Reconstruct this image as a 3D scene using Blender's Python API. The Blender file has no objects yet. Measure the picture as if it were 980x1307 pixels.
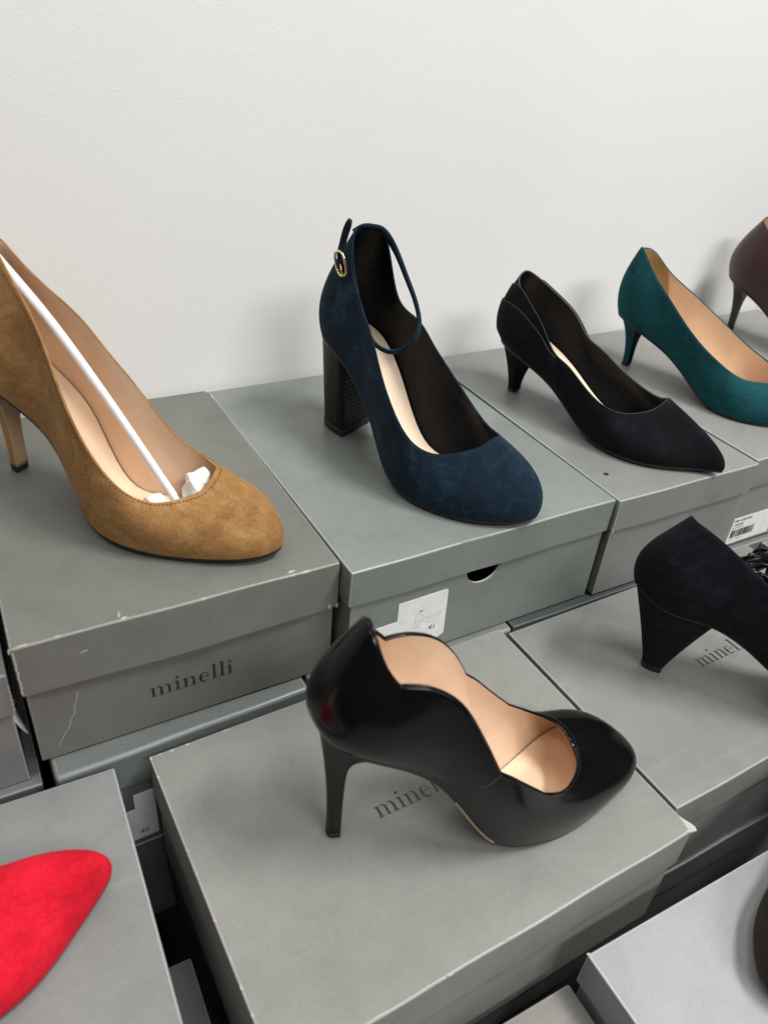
import bpy, bmesh, math, random
import numpy as np
from mathutils import Vector, Matrix

random.seed(7)
rng = np.random.default_rng(11)
scene = bpy.context.scene
COL = scene.collection

# ------------------------------------------------------------------ camera
cam_d = bpy.data.cameras.new('camera')
cam = bpy.data.objects.new('camera', cam_d)
COL.objects.link(cam)
cam_d.sensor_fit = 'VERTICAL'
cam_d.sensor_height = 36.0
cam_d.sensor_width = 27.0
cam_d.lens = 994.638 / 1307.0 * 36.0
cam_d.clip_start = 0.02
cam_d.clip_end = 60.0
_right = Vector((0.8750, -0.4773, 0.0811)).normalized()
_fwd = Vector((0.4359, 0.7038, -0.5609)).normalized()
_down = _fwd.cross(_right).normalized()
_right = _down.cross(_fwd).normalized()
_m = Matrix((_right, -_down, -_fwd)).transposed().to_4x4()
_m.translation = Vector((-0.1015, -0.7073, 0.3556))
cam.matrix_world = _m
cam_d.dof.use_dof = True
cam_d.dof.focus_distance = 0.68
cam_d.dof.aperture_fstop = 7.5
scene.camera = cam

# ------------------------------------------------------------------ light of the shop
world = bpy.data.worlds.new('World')
scene.world = world
world.use_nodes = True
_bg = world.node_tree.nodes['Background']
_bg.inputs['Color'].default_value = (0.95, 0.98, 1.0, 1)
_bg.inputs['Strength'].default_value = 0.06


def area_lamp(name, loc, target, sx, sy, power, col):
    d = bpy.data.lights.new(name, 'AREA')
    d.shape = 'RECTANGLE'
    d.size, d.size_y = sx, sy
    d.energy = power
    d.color = col
    o = bpy.data.objects.new(name, d)
    COL.objects.link(o)
    o.location = loc
    o.rotation_euler = (Vector(target) - Vector(loc)).to_track_quat('-Z', 'Y').to_euler()
    return o


area_lamp('ceiling_panel_lamp', (0.6, -0.6, 2.3), (0.45, -0.25, 0), 1.1, 0.25, 10, (1.0, 0.985, 0.955))
area_lamp('ceiling_panel_lamp', (1.15, -1.20, 2.35), (0.3, -0.3, 0), 0.8, 0.3, 60, (1.0, 0.985, 0.96))
area_lamp('ceiling_panel_lamp', (0.5, -2.7, 2.2), (0.30, -0.1, 0), 1.7, 0.4, 56, (1.0, 0.985, 0.96))
area_lamp('ceiling_panel_lamp', (-1.2, -1.1, 2.4), (0.1, -0.3, 0), 0.8, 0.25, 8, (1.0, 0.98, 0.94))

scene.view_settings.view_transform = 'Standard'
scene.view_settings.look = 'None'
scene.view_settings.exposure = 0.0
scene.view_settings.gamma = 1.0
scene.view_settings.use_curve_mapping = False
scene.render.engine = 'CYCLES'
scene.cycles.max_bounces = 8


# ------------------------------------------------------------------ helpers
def tag(o, label=None, cat=None, group=None, kind=None):
    if label: o['label'] = label
    if cat: o['category'] = cat
    if group: o['group'] = group
    if kind: o['kind'] = kind
    return o


def thing(name, label, cat, loc=(0, 0, 0), rz=0.0, group=None):
    o = bpy.data.objects.new(name, None)
    o.empty_display_size = 0.02
    COL.objects.link(o)
    o.location = loc
    o.rotation_euler = (0, 0, rz)
    return tag(o, label, cat, group)


def mesh_obj(name, verts, faces, mats, parent=None, smooth=True, midx=None):
    me = bpy.data.meshes.new(name)
    me.from_pydata([tuple(map(float, v)) for v in verts], [], faces)
    for m in (mats if isinstance(mats, (list, tuple)) else [mats]):
        me.materials.append(m)
    if midx is not None:
        me.polygons.foreach_set('material_index', midx)
    me.polygons.foreach_set('use_smooth', [smooth] * len(me.polygons))
    me.update()
    o = bpy.data.objects.new(name, me)
    COL.objects.link(o)
    if parent: o.parent = parent
    return o


def bm_obj(name, bm, mats, parent=None, smooth=False):
    bmesh.ops.recalc_face_normals(bm, faces=bm.faces)
    me = bpy.data.meshes.new(name)
    bm.to_mesh(me)
    bm.free()
    for m in (mats if isinstance(mats, (list, tuple)) else [mats]):
        me.materials.append(m)
    me.polygons.foreach_set('use_smooth', [smooth] * len(me.polygons))
    o = bpy.data.objects.new(name, me)
    COL.objects.link(o)
    if parent: o.parent = parent
    return o


def fix_normals(o):
    bm = bmesh.new()
    bm.from_mesh(o.data)
    bmesh.ops.recalc_face_normals(bm, faces=bm.faces)
    bm.to_mesh(o.data)
    bm.free()
    return o


def tube(name, path, radii, mat, parent=None, n=10, flat=1.0, closed=False, up=(0, 0, 1), twist=None):
    """A tube along path; flat scales the second section axis."""
    P = np.array(path, float)
    m = len(P)
    if np.isscalar(radii): radii = [radii] * m
    V, F = [], []
    up = np.array(up, float)
    for i in range(m):
        if closed:
            t = P[(i + 1) % m] - P[i - 1]
        else:
            t = P[min(i + 1, m - 1)] - P[max(i - 1, 0)]
        t /= np.linalg.norm(t) + 1e-12
        u_ = up if np.ndim(up) == 1 else up[i]
        a = np.cross(t, u_); a /= np.linalg.norm(a) + 1e-12
        b = np.cross(a, t)
        for k in range(n):
            w = 2 * math.pi * k / n
            V.append(P[i] + radii[i] * (math.cos(w) * a + math.sin(w) * flat * b))
    for i in range(m if closed else m - 1):
        j = (i + 1) % m
        for k in range(n):
            F.append((i * n + k, i * n + (k + 1) % n, j * n + (k + 1) % n, j * n + k))
    if not closed:
        F.append(tuple(range(n))[::-1])
        F.append(tuple((m - 1) * n + k for k in range(n)))
    return fix_normals(mesh_obj(name, V, F, mat, parent))


def smooth_path(pts, n=60):
    """Catmull-Rom through pts."""
    P = np.array(pts, float)
    P = np.vstack([2 * P[0] - P[1], P, 2 * P[-1] - P[-2]])
    out = []
    k = len(P) - 3
    for q in np.linspace(0, k - 1e-6, n):
        i = int(q); t = q - i
        a, b, c, d = P[i], P[i + 1], P[i + 2], P[i + 3]
        out.append(0.5 * (2 * b + (c - a) * t + (2 * a - 5 * b + 4 * c - d) * t * t + (3 * b - a - 3 * c + d) * t ** 3))
    return np.array(out)


# ------------------------------------------------------------------ materials
def new_mat(name):
    m = bpy.data.materials.new(name)
    m.use_nodes = True
    nt = m.node_tree
    return m, nt, nt.nodes['Principled BSDF']


def node(nt, typ, **kw):
    n = nt.nodes.new(typ)
    for k, v in kw.items():
        if k in n.inputs: n.inputs[k].default_value = v
        else: setattr(n, k, v)
    return n


def noise(nt, vec, scale, detail=3.0, rough=0.55, dist=0.0):
    n = node(nt, 'ShaderNodeTexNoise')
    n.inputs['Scale'].default_value = scale
    n.inputs['Detail'].default_value = detail
    n.inputs['Roughness'].default_value = rough
    n.inputs['Distortion'].default_value = dist
    nt.links.new(vec, n.inputs['Vector'])
    return n.outputs['Fac']


def ramp(nt, fac, stops):
    r = node(nt, 'ShaderNodeValToRGB')
    el = r.color_ramp.elements
    while len(el) < len(stops): el.new(0.5)
    for e, (p, c) in zip(el, stops):
        e.position = p
        e.color = (c[0], c[1], c[2], 1) if not np.isscalar(c) else (c, c, c, 1)
    nt.links.new(fac, r.inputs['Fac'])
    return r.outputs['Color']


def mix(nt, fac, a, b, mode='MIX'):
    m = node(nt, 'ShaderNodeMix', data_type='RGBA', blend_type=mode)
    for s, v in ((m.inputs[0], fac), (m.inputs[6], a), (m.inputs[7], b)):
        if hasattr(v, 'is_output') or isinstance(v, bpy.types.NodeSocket): nt.links.new(v, s)
        else: s.default_value = v if np.isscalar(v) else (v[0], v[1], v[2], 1)
    return m.outputs[2]


def bump(nt, bsdf, height, strength, dist=0.0005, prev=None):
    b = node(nt, 'ShaderNodeBump')
    b.inputs['Strength'].default_value = strength
    b.inputs['Distance'].default_value = dist
    nt.links.new(height, b.inputs['Height'])
    if prev: nt.links.new(prev, b.inputs['Normal'])
    nt.links.new(b.outputs['Normal'], bsdf.inputs['Normal'])
    return b.outputs['Normal']


def obj_coord(nt):
    return node(nt, 'ShaderNodeTexCoord').outputs['Object']


def suede(name, dark, mid, light, sheen=0.25, seed=0.0):
    m, nt, b = new_mat(name)
    co = obj_coord(nt)
    mp = node(nt, 'ShaderNodeMapping')
    mp.inputs['Location'].default_value = (seed, seed * 0.7, 0)
    nt.links.new(co, mp.inputs['Vector'])
    v = mp.outputs['Vector']
    big = noise(nt, v, 38, 5, 0.62, 0.8)
    mp2 = node(nt, 'ShaderNodeMapping')
    mp2.inputs['Scale'].default_value = (0.35, 1.0, 0.9)
    nt.links.new(v, mp2.inputs['Vector'])
    nap = mp2.outputs['Vector']
    fine = noise(nt, nap, 1100, 3, 0.6)
    medn = noise(nt, nap, 190, 5, 0.7, 0.8)
    fac = mix(nt, 0.38, big, medn)
    c = ramp(nt, fac, [(0.34, dark), (0.52, mid), (0.66, light)])
    f2 = ramp(nt, fine, [(0.25, 0.72), (0.75, 1.25)])
    c = mix(nt, 1.0, c, f2, 'MULTIPLY')
    nt.links.new(c, b.inputs['Base Color'])
    b.inputs['Roughness'].default_value = 0.92
    b.inputs['Specular IOR Level'].default_value = 0.18
    b.inputs['Sheen Weight'].default_value = sheen
    b.inputs['Sheen Roughness'].default_value = 0.45
    b.inputs['Sheen Tint'].default_value = (min(1, light[0] * 2.5 + .1), min(1, light[1] * 2.5 + .1), min(1, light[2] * 2.5 + .1), 1)
    bump(nt, b, fine, 0.35, 0.0004)
    return m


def leather(name, col, rough=0.35, coat=0.0, grain=900, bstr=0.12, vary=0.15, crease=0.0, spec=0.5):
    m, nt, b = new_mat(name)
    co = obj_coord(nt)
    n1 = noise(nt, co, 30, 4, 0.6)
    lo = tuple(c * (1 - vary) for c in col)
    hi = tuple(min(1, c * (1 + vary)) for c in col)
    nt.links.new(ramp(nt, n1, [(0.3, lo), (0.7, hi)]), b.inputs['Base Color'])
    n2 = noise(nt, co, 55, 3, 0.6)
    rr = ramp(nt, n2, [(0.3, rough * 0.85), (0.7, min(1, rough * 1.2))])
    nt.links.new(rr, b.inputs['Roughness'])
    b.inputs['Specular IOR Level'].default_value = spec
    b.inputs['Coat Weight'].default_value = coat
    b.inputs['Coat Roughness'].default_value = 0.3
    g = noise(nt, co, grain, 2, 0.5)
    nrm = bump(nt, b, g, bstr, 0.0003)
    if crease:
        cr = noise(nt, co, 42, 3, 0.5, 1.5)
        bump(nt, b, cr, crease, 0.003, nrm)
    return m


def plain(name, col, rough=0.5, metal=0.0, spec=0.5):
    m, nt, b = new_mat(name)
    co = obj_coord(nt)
    n1 = noise(nt, co, 120, 3, 0.6)
    c = ramp(nt, n1, [(0.3, tuple(x * 0.92 for x in col)), (0.7, tuple(min(1, x * 1.06) for x in col))])
    nt.links.new(c, b.inputs['Base Color'])
    b.inputs['Roughness'].default_value = rough
    b.inputs['Metallic'].default_value = metal
    b.inputs['Specular IOR Level'].default_value = spec
    return m


def cardboard(name, col, rough=0.5, speck=0.0, edge=False, worn=0.0, seed=0.0, spec=0.4):
    m, nt, b = new_mat(name)
    co = obj_coord(nt)
    mp = node(nt, 'ShaderNodeMapping')
    mp.inputs['Location'].default_value = (seed, seed * 1.3, seed * 0.4)
    nt.links.new(co, mp.inputs['Vector'])
    v = mp.outputs['Vector']
    big = noise(nt, v, 9, 4, 0.6, 0.3)
    fine = noise(nt, v, 420, 4, 0.65)
    k = 1.6 if edge else 1.0
    c0 = tuple(x * k for x in col)
    c = ramp(nt, big, [(0.3, tuple(x * 0.93 for x in c0)), (0.7, tuple(x * 1.06 for x in c0))])
    c = mix(nt, 1.0, c, ramp(nt, fine, [(0.25, 0.93), (0.75, 1.07)]), 'MULTIPLY')
    if not edge:
        # handling marks: soft smudges and faint rubbed streaks
        sm = noise(nt, v, 22, 5, 0.65, 0.8)
        c = mix(nt, 1.0, c, ramp(nt, sm, [(0.30, 0.90), (0.50, 1.0), (0.72, 1.07)]), 'MULTIPLY')
        ms = node(nt, 'ShaderNodeMapping')
        ms.inputs['Scale'].default_value = (7.0, 95.0, 30.0)
        ms.inputs['Rotation'].default_value = (0.0, 0.0, 0.5 + seed)
        nt.links.new(v, ms.inputs['Vector'])
        st_ = noise(nt, ms.outputs['Vector'], 1.0, 4, 0.6, 0.2)
        c = mix(nt, 1.0, c, ramp(nt, st_, [(0.62, 1.0), (0.74, 1.13)]), 'MULTIPLY')
    if worn > 0:
        w = noise(nt, v, 55 if edge else 130, 6, 0.72)
        msk = ramp(nt, w, [(0.66 - worn * 0.12, 0.0), (0.72 - worn * 0.08, 1.0)] if edge else [(0.75, 0.0), (0.79, 0.35)])
        c = mix(nt, msk, c, (0.42, 0.42, 0.39))
    nt.links.new(c, b.inputs['Base Color'])
    rr = ramp(nt, noise(nt, v, 25, 4, 0.6), [(0.3, rough * 0.88), (0.7, min(1, rough * 1.15))])
    nt.links.new(rr, b.inputs['Roughness'])
    b.inputs['Specular IOR Level'].default_value = spec
    bump(nt, b, fine, 0.08, 0.0004)
    return m


def wall_material():
    m, nt, b = new_mat('painted_wall')
    co = obj_coord(nt)
    n1 = noise(nt, co, 480, 3, 0.6, 0.3)
    n2 = noise(nt, co, 70, 3, 0.5)
    c = ramp(nt, noise(nt, co, 3, 4, 0.5), [(0.3, (0.765, 0.762, 0.748)), (0.7, (0.80, 0.797, 0.783))])
    nt.links.new(c, b.inputs['Base Color'])
    b.inputs['Roughness'].default_value = 0.6
    b.inputs['Specular IOR Level'].default_value = 0.3
    nrm = bump(nt, b, n1, 0.22, 0.0008)
    bump(nt, b, n2, 0.06, 0.002, nrm)
    return m


M_BLACK = plain('black_rubber', (0.012, 0.012, 0.013), 0.55)
M_SOLE = plain('dark_sole', (0.010, 0.010, 0.011), 0.42)
M_INK = plain('black_print', (0.014, 0.014, 0.013), 0.45)
M_INKGREY = plain('grey_print', (0.30, 0.30, 0.30), 0.7)
M_WHITE = plain('white_sticker', (0.80, 0.81, 0.80), 0.45)
M_CHIP = plain('bare_board', (0.44, 0.43, 0.40), 0.9)
M_GOLD = plain('pale_gold', (0.86, 0.68, 0.36), 0.2, 1.0)
M_DARKIN = plain('dark_board', (0.03, 0.032, 0.03), 0.9)

# ------------------------------------------------------------------ wall and table
def slab(name, lo, hi, mat, bev=0.0):
    bm = bmesh.new()
    bmesh.ops.create_cube(bm, size=1.0)
    for v in bm.verts:
        v.co = Vector([lo[i] + (v.co[i] + 0.5) * (hi[i] - lo[i]) for i in range(3)])
    if bev: bmesh.ops.bevel(bm, geom=list(bm.edges), offset=bev, segments=2, affect='EDGES')
    return bm_obj(name, bm, mat)


tag(slab('wall', (-3, 0.004, -0.9), (4, 0.12, 2.6), wall_material()), kind='structure')
tab = thing('display_table', 'dark table that the stacks of grey boxes stand on', 'table', (0.25, -0.42, -0.90))
_o = slab('table_top', (-1.3, -0.40, 0.53), (1.3, 0.41, 0.566), plain('black_table', (0.012, 0.012, 0.012), 0.7), 0.003)
_o.parent = tab
for sx in (-1.2, 1.2):
    for sy in (-0.33, 0.33):
        _o = slab('leg', (sx - .025, sy - .025, 0), (sx + .025, sy + .025, 0.5295), M_DARKIN, 0.002)
        _o.parent = tab


# ------------------------------------------------------------------ lettering (a light Didone face drawn as flat print)
def glyphs():
    t, sw = 0.055, 0.20

    def rect(x0, y0, x1, y1): return [(x0, y0), (x1, y0), (x1, y1), (x0, y1)]

    def ring(pts_out, pts_in):
        return [[pts_out[i], pts_out[i + 1], pts_in[i + 1], pts_in[i]] for i in range(len(pts_out) - 1)]

    def serif(x, w=0.16): return rect(x - w, 0, x + sw + w, t)

    def flag(x, y): return [(x - 0.17, y - 0.07), (x, y - 0.11), (x, y), (x - 0.17, y - 0.03)]

    def arch(x0, x1):
        # from the left stem at x0 to the right stem whose outer edge is x1
        o, i = [], []
        for k in range(13):
            a = math.pi * (1 - k / 12.0)
            cx = (x0 + x1) / 2
            o.append((cx + (x1 - x0) / 2 * math.cos(a), 0.66 + 0.36 * math.sin(a)))
            xi1 = x1 - sw
            ci = (x0 + xi1) / 2 + 0.01
            i.append((ci + (xi1 - x0) / 2 * math.cos(a), 0.66 + 0.285 * math.sin(a)))
        return ring(o, i) + [rect(x1 - sw, t, x1, 0.66)]

    def i_(): 
        dot = [(0.27 + 0.125 * math.cos(2 * math.pi * k / 16), 1.42 + 0.125 * math.sin(2 * math.pi * k / 16)) for k in range(16)]
        return [rect(.17, t, .37, 1.0), serif(.17), flag(.17, 1.0), dot], 0.54

    def l_(): return [rect(.17, t, .37, 1.64), serif(.17), flag(.17, 1.64)], 0.54

    def n_():
        return [rect(.17, t, .37, 1.0), serif(.17), flag(.17, 1.0)] + arch(.37, 1.04) + [serif(.84)], 1.2

    def m_():
        return [rect(.17, t, .37, 1.0), serif(.17), flag(.17, 1.0)] + arch(.37, 1.02) + [serif(.82, .13)] + arch(1.02, 1.67) + [serif(1.47)], 1.84

    def e_():
        o, i = [], []
        for k in range(33):
            a = math.radians(0 + 325 * k / 32.0)
            o.append((0.47 + 0.42 * math.cos(a), 0.49 + 0.53 * math.sin(a)))
            th = 0.5 - 0.5 * math.cos(a - 0.15)
            rx = 0.42 - 0.06 - 0.15 * th
            ry = 0.53 - 0.05 - (0.05 * max(0, -math.sin(a)))
            if k > 27: rx += 0.05 * (k - 27) / 5; ry += 0.06 * (k - 27) / 5
            i.append((0.48 + rx * math.cos(a), 0.49 + ry * math.sin(a)))
        return ring(o, i) + [rect(0.24, 0.505, 0.88, 0.565)], 0.95
    return {'m': m_(), 'i': i_(), 'n': n_(), 'e': e_(), 'l': l_()}


GL = glyphs()


def lettering(word, parent, origin, xdir, ydir, xh, gap=0.13, mat=None):
    """Flat print: word set from origin along xdir, letters rising along ydir, x-height xh metres."""
    X, Y = Vector(xdir).normalized(), Vector(ydir).normalized()
    N = X.cross(Y)
    V, F = [], []
    pen, lay = 0.0, 0
    for ch in word:
        polys, adv = GL[ch]
        for p in polys:
            lay += 1
            off = 0.00012 + 0.00001 * (lay % 9)
            b = len(V)
            for (u, v) in p:
                V.append(Vector(origin) + X * (pen + u) * xh + Y * v * xh + N * off)
            F.append(tuple(range(b, b + len(p))))
        pen += adv + gap
    return mesh_obj('lettering', V, F, mat or M_INK, parent, smooth=False)


# ------------------------------------------------------------------ shoe boxes
def bevel_box(name, lo, hi, mats, parent, bev=0.0013, bow=0.0, calm=1.0):
    bm = bmesh.new()
    bmesh.ops.create_cube(bm, size=1.0)
    for v in bm.verts:
        v.co = Vector([lo[i] + (v.co[i] + 0.5) * (hi[i] - lo[i]) for i in range(3)])
    bmesh.ops.bevel(bm, geom=list(bm.edges), offset=bev, segments=2, profile=0.5, affect='EDGES')
    bmesh.ops.recalc_face_normals(bm, faces=bm.faces)
    for f in bm.faces:
        n = f.normal
        f.material_index = 0 if max(abs(n.x), abs(n.y), abs(n.z)) > 0.999 else 1
    if name == 'lid':
        # hand-folded board: a fine grid so the faces can undulate a little and the skirt can belly out
        for ax in (0, 1):
            es = [e for e in bm.edges if abs((e.verts[0].co - e.verts[1].co)[ax]) > 0.08]
            bmesh.ops.subdivide_edges(bm, edges=es, cuts=15, use_grid_fill=True)
        cx, hw = (lo[0] + hi[0]) / 2, (hi[0] - lo[0]) / 2
        ph = [random.uniform(0, 6.28) for _ in range(8)]
        for v in bm.verts:
            x, y, z = v.co
            k = max(0.0, 1 - ((x - cx) / hw) ** 2)
            low = (hi[2] - z) / (hi[2] - lo[2])
            if y < lo[1] + 0.004:
                v.co.y -= (bow + 0.0007) * k * low + 0.0003 * math.sin(x * 60 + ph[0])
            if abs(x - lo[0]) < 0.004: v.co.x += 0.0006 * math.sin(y * 32 + ph[1]) * low
            if abs(x - hi[0]) < 0.004: v.co.x -= 0.0006 * math.sin(y * 29 + ph[2]) * low
            if z > hi[2] - 0.004:
                edge = min(1.0, min(x - lo[0], hi[0] - x, y - lo[1], hi[1] - y) / 0.03)
                v.co.z -= calm * 0.0004 * edge * (1 + math.sin(x * 34 + ph[3]) * math.sin(y * 41 + ph[4]))
    o = bm_obj(name, bm, mats, parent, smooth=True)
    wn = o.modifiers.new('weighted_normals', 'WEIGHTED_NORMAL')
    wn.mode = 'FACE_AREA'; wn.weight = 80
    return o


GROUP_REAR = 'grey shoe boxes along the wall'
GROUP_FRONT = 'grey shoe boxes in the lower front rows'
_seed = [0.0]


def shoe_box(label, fl, w, d, h, ztop, rz, lidh, col, rough=0.5, worn=0.0, spec=0.4, group=None, notch=None, bow=0.0, edge_k=1.0, bev=0.0013, calm=1.0):
    """fl: front left corner of the lid in plan; w along the front, d towards the wall; top of the lid at ztop."""
    _seed[0] += 3.7
    s = _seed[0]
    c, sn = math.cos(rz), math.sin(rz)
    cx = fl[0] + c * w / 2 - sn * d / 2
    cy = fl[1] + sn * w / 2 + c * d / 2
    t = thing('shoe_box', label, 'shoe box', (cx, cy, ztop - h), rz, group)
    face = cardboard('grey_board', col, rough, worn=0.3 if worn else 0.0, seed=s, spec=spec)
    edge = cardboard('board_edge', tuple(x * edge_k for x in col), rough * 0.8, edge=True, worn=worn, seed=s, spec=spec)
    lid = bevel_box('lid', (-w / 2, -d / 2, h - lidh), (w / 2, d / 2, h), [face, edge], t, bev, bow, calm)
    i = 0.0026
    x0, x1, y0, y1, zt = -w / 2 + i, w / 2 - i, -d / 2 + i, d / 2 - i, h - 0.003
    if notch is None:
        body = bevel_box('body', (x0, y0, 0), (x1, y1, zt), [face, edge], t, 0.001)
    else:
        # a hollow tray whose front has a half-moon thumb hole at the top
        nx0, nx1, depth = notch
        bm = bmesh.new()
        th = 0.002

        def bxx(lo, hi):
            g = bmesh.ops.create_cube(bm, size=1.0)
            for v in g['verts']:
                v.co = Vector([lo[k] + (v.co[k] + 0.5) * (hi[k] - lo[k]) for k in range(3)])
        bxx((x0, y0 + th, 0.002), (x0 + th, y1 - th, zt)); bxx((x1 - th, y0 + th, 0.002), (x1, y1 - th, zt))
        bxx((x0, y1 - th, 0.002), (x1, y1, zt)); bxx((x0, y0 + th, 0), (x1, y1, 0.002))
        zl = h - lidh
        prof = [(x0, 0), (x1, 0), (x1, zt), (nx1, zt)]
        for k in range(15):
            a = math.pi * k / 14
            prof.append(((nx0 + nx1) / 2 + (nx1 - nx0) / 2 * math.cos(a), zl + 0.004 - (depth + 0.004) * math.sin(a) ** 0.8))
        prof.append((nx0, zt)); prof.append((x0, zt))
        fr = [bm.verts.new((p[0], y0, p[1])) for p in prof]
        bk = [bm.verts.new((p[0], y0 + th, p[1])) for p in prof]
        bm.faces.new(fr); bm.faces.new(bk[::-1])
        for k in range(len(prof)):
            k2 = (k + 1) % len(prof)
            f = bm.faces.new((fr[k2], fr[k], bk[k], bk[k2]))
            if 4 <= k <= 18: f.material_index = 1
        body = bm_obj('body', bm, [face, M_CHIP], t)
    t['dims'] = (w, d, h, lidh)
    return t, lid, body


M_RUB = plain('rubbed_board', (0.30, 0.30, 0.275), 0.85)


def chip(parent, pts, n, name='scuff', mat=None):
    """A torn or rubbed patch: an irregular thin scab lying on a face with normal n."""
    N = Vector(n)
    top = [Vector(p) + N * 0.00022 for p in pts]
    bot = [Vector(p) - N * 0.0003 for p in pts]
    k = len(pts)
    F = [tuple(range(k)), tuple(range(2 * k - 1, k - 1, -1))] + [(i, k + i, k + (i + 1) % k, (i + 1) % k) for i in range(k)]
    return fix_normals(mesh_obj(name, top + bot, F, mat or M_CHIP, parent, smooth=False))


def blob_pts(c, u, v, ru, rv, k=11, jag=0.45):
    c, u, v = Vector(c), Vector(u), Vector(v)
    return [c + u * ru * (1 + random.uniform(-jag, jag)) * math.cos(2 * math.pi * i / k) + v * rv * (1 + random.uniform(-jag, jag)) * math.sin(2 * math.pi * i / k) for i in range(k)]


def sticker(parent, outline, y, name='label_sticker'):
    """White paper label glued on the front of a box (outline in x, z; y of the front face)."""
    k = len(outline)
    fr = [(p[0], y - 0.0004, p[1]) for p in outline]
    bk = [(p[0], y + 0.0001, p[1]) for p in outline]
    F = [tuple(range(k)), tuple(range(2 * k - 1, k - 1, -1))] + [(i, k + i, k + (i + 1) % k, (i + 1) % k) for i in range(k)]
    return fix_normals(mesh_obj(name, fr + bk, F, M_WHITE, parent, smooth=False))


def local_of(t, p):
    """world point to the box's own frame"""
    return Matrix.Rotation(-t.rotation_euler.z, 4, 'Z') @ (Vector(p) - t.location)


def text_print(parent, body, loc, size, mat, name='print', depth=0.0001, shear=0.0):
    cu = bpy.data.curves.new(name, 'FONT')
    cu.body = body
    cu.size = size
    cu.shear = shear
    cu.align_x = 'LEFT'
    cu.materials.append(mat)
    tmp = bpy.data.objects.new(name, cu)
    COL.objects.link(tmp)
    dg = bpy.context.evaluated_depsgraph_get()
    me = bpy.data.meshes.new_from_object(tmp.evaluated_get(dg))
    bpy.data.objects.remove(tmp)
    bpy.data.curves.remove(cu)
    o = bpy.data.objects.new(name, me)
    COL.objects.link(o)
    o.parent = parent
    o.location = loc
    o.rotation_euler = (math.pi / 2, 0, 0)
    return o


def bars(parent, x0, z0, z1, y, widths, mat, name='barcode'):
    V, F, x = [], [], x0
    for i, w in enumerate(widths):
        if i % 2 == 0:
            b = len(V)
            V += [(x, y, z0), (x + w, y, z0), (x + w, y, z1), (x, y, z1)]
            F.append((b, b + 1, b + 2, b + 3))
        x += w
    return mesh_obj(name, V, F, mat, parent, smooth=False)


def line_print(parent, pts, wid, y, mat, name='drawing', closed=False):
    V, F = [], []
    P = [Vector((p[0], 0, p[1])) for p in pts]
    for i, p in enumerate(P):
        a = P[max(i - 1, 0)]; b = P[min(i + 1, len(P) - 1)]
        d = (b - a).normalized()
        nn = Vector((-d.z, 0, d.x)) * wid / 2
        V += [(p.x + nn.x, y, p.z + nn.z), (p.x - nn.x, y, p.z - nn.z)]
    for i in range(len(P) - 1):
        F.append((2 * i, 2 * i + 1, 2 * i + 3, 2 * i + 2))
    return mesh_obj(name, V, F, mat, parent, smooth=False)


G_WARM = (0.150, 0.150, 0.137)
G_GREEN = (0.186, 0.207, 0.192)
G_DARK = (0.098, 0.112, 0.112)
G_COOL = (0.175, 0.177, 0.182)

# rear row, on top
bx_tan, lid_tan, body_tan = shoe_box('worn warm grey box by the wall with the tan pump on its lid', (-0.112, -0.3071), 0.225, 0.306, 0.110, 0.0, 0.0, 0.0425, (0.148, 0.150, 0.134), 0.55, worn=0.9, group=GROUP_REAR, bow=0.0022)
bx_navy, lid_navy, body_navy = shoe_box('glossy green grey box under the navy block heel, thumb hole in its front', (0.1148, -0.3225), 0.2590, 0.318, 0.109, 0.0, 0.0088, 0.0335, G_GREEN, 0.38, worn=0.15, spec=0.5, group=GROUP_REAR, notch=(-0.021, 0.0145, 0.0175))
bx_black, lid_black, body_black = shoe_box('green grey box by the wall under the pointed black pump', (0.3750, -0.3242), 0.1815, 0.322, 0.109, 0.0, -0.0017, 0.0335, (0.203, 0.218, 0.203), 0.42, worn=0.25, spec=0.5, group=GROUP_REAR)
bx_teal, lid_teal, body_teal = shoe_box('warm grey box by the wall under the teal pump, white barcode label on its front', (0.5580, -0.3205), 0.1900, 0.318, 0.109, 0.001, -0.002, 0.0340, (0.225, 0.223, 0.212), 0.42, worn=0.2, spec=0.5, group=GROUP_REAR)
bx_burg, lid_burg, body_burg = shoe_box('pale grey box at the right end of the wall row under the burgundy heel', (0.7500, -0.3200), 0.1965, 0.318, 0.109, 0.001, 0.001, 0.0340, (0.235, 0.233, 0.225), 0.42, worn=0.2, spec=0.5, group=GROUP_REAR)
bx_left, lid_left, body_left = shoe_box('grey box left of the tan pump box, cut by the left edge, label peeling off', (-0.3270, -0.3010), 0.2100, 0.296, 0.106, -0.0250, 0.0, 0.0365, (0.19, 0.193, 0.19), 0.5, worn=0.5, group=GROUP_REAR)
# rear row, underneath
bx_tan2, lid_tan2, body_tan2 = shoe_box('dark green grey box directly under the worn box of the tan pump', (-0.1042, -0.3225), 0.1920, 0.310, 0.1095, -0.1120, 0.030, 0.0360, (0.135, 0.150, 0.145), 0.40, worn=0.1, group=GROUP_REAR, bev=0.0032, edge_k=0.9)
bx_navy2, lid_navy2, body_navy2 = shoe_box('grey box under the box of the navy shoe, only its rounded lid edge showing', (0.0900, -0.3290), 0.1900, 0.312, 0.1105, -0.1110, 0.010, 0.0350, (0.150, 0.158, 0.154), 0.42, worn=0.1, group=GROUP_REAR, bev=0.0026)
bx_black2, lid_black2, body_black2 = shoe_box('blackish grey box under the boxes of the navy shoe and the pointed black pump', (0.2820, -0.3265), 0.1890, 0.312, 0.1105, -0.1110, 0.006, 0.0350, (0.055, 0.062, 0.064), 0.45, worn=0.05, group=GROUP_REAR)
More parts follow.
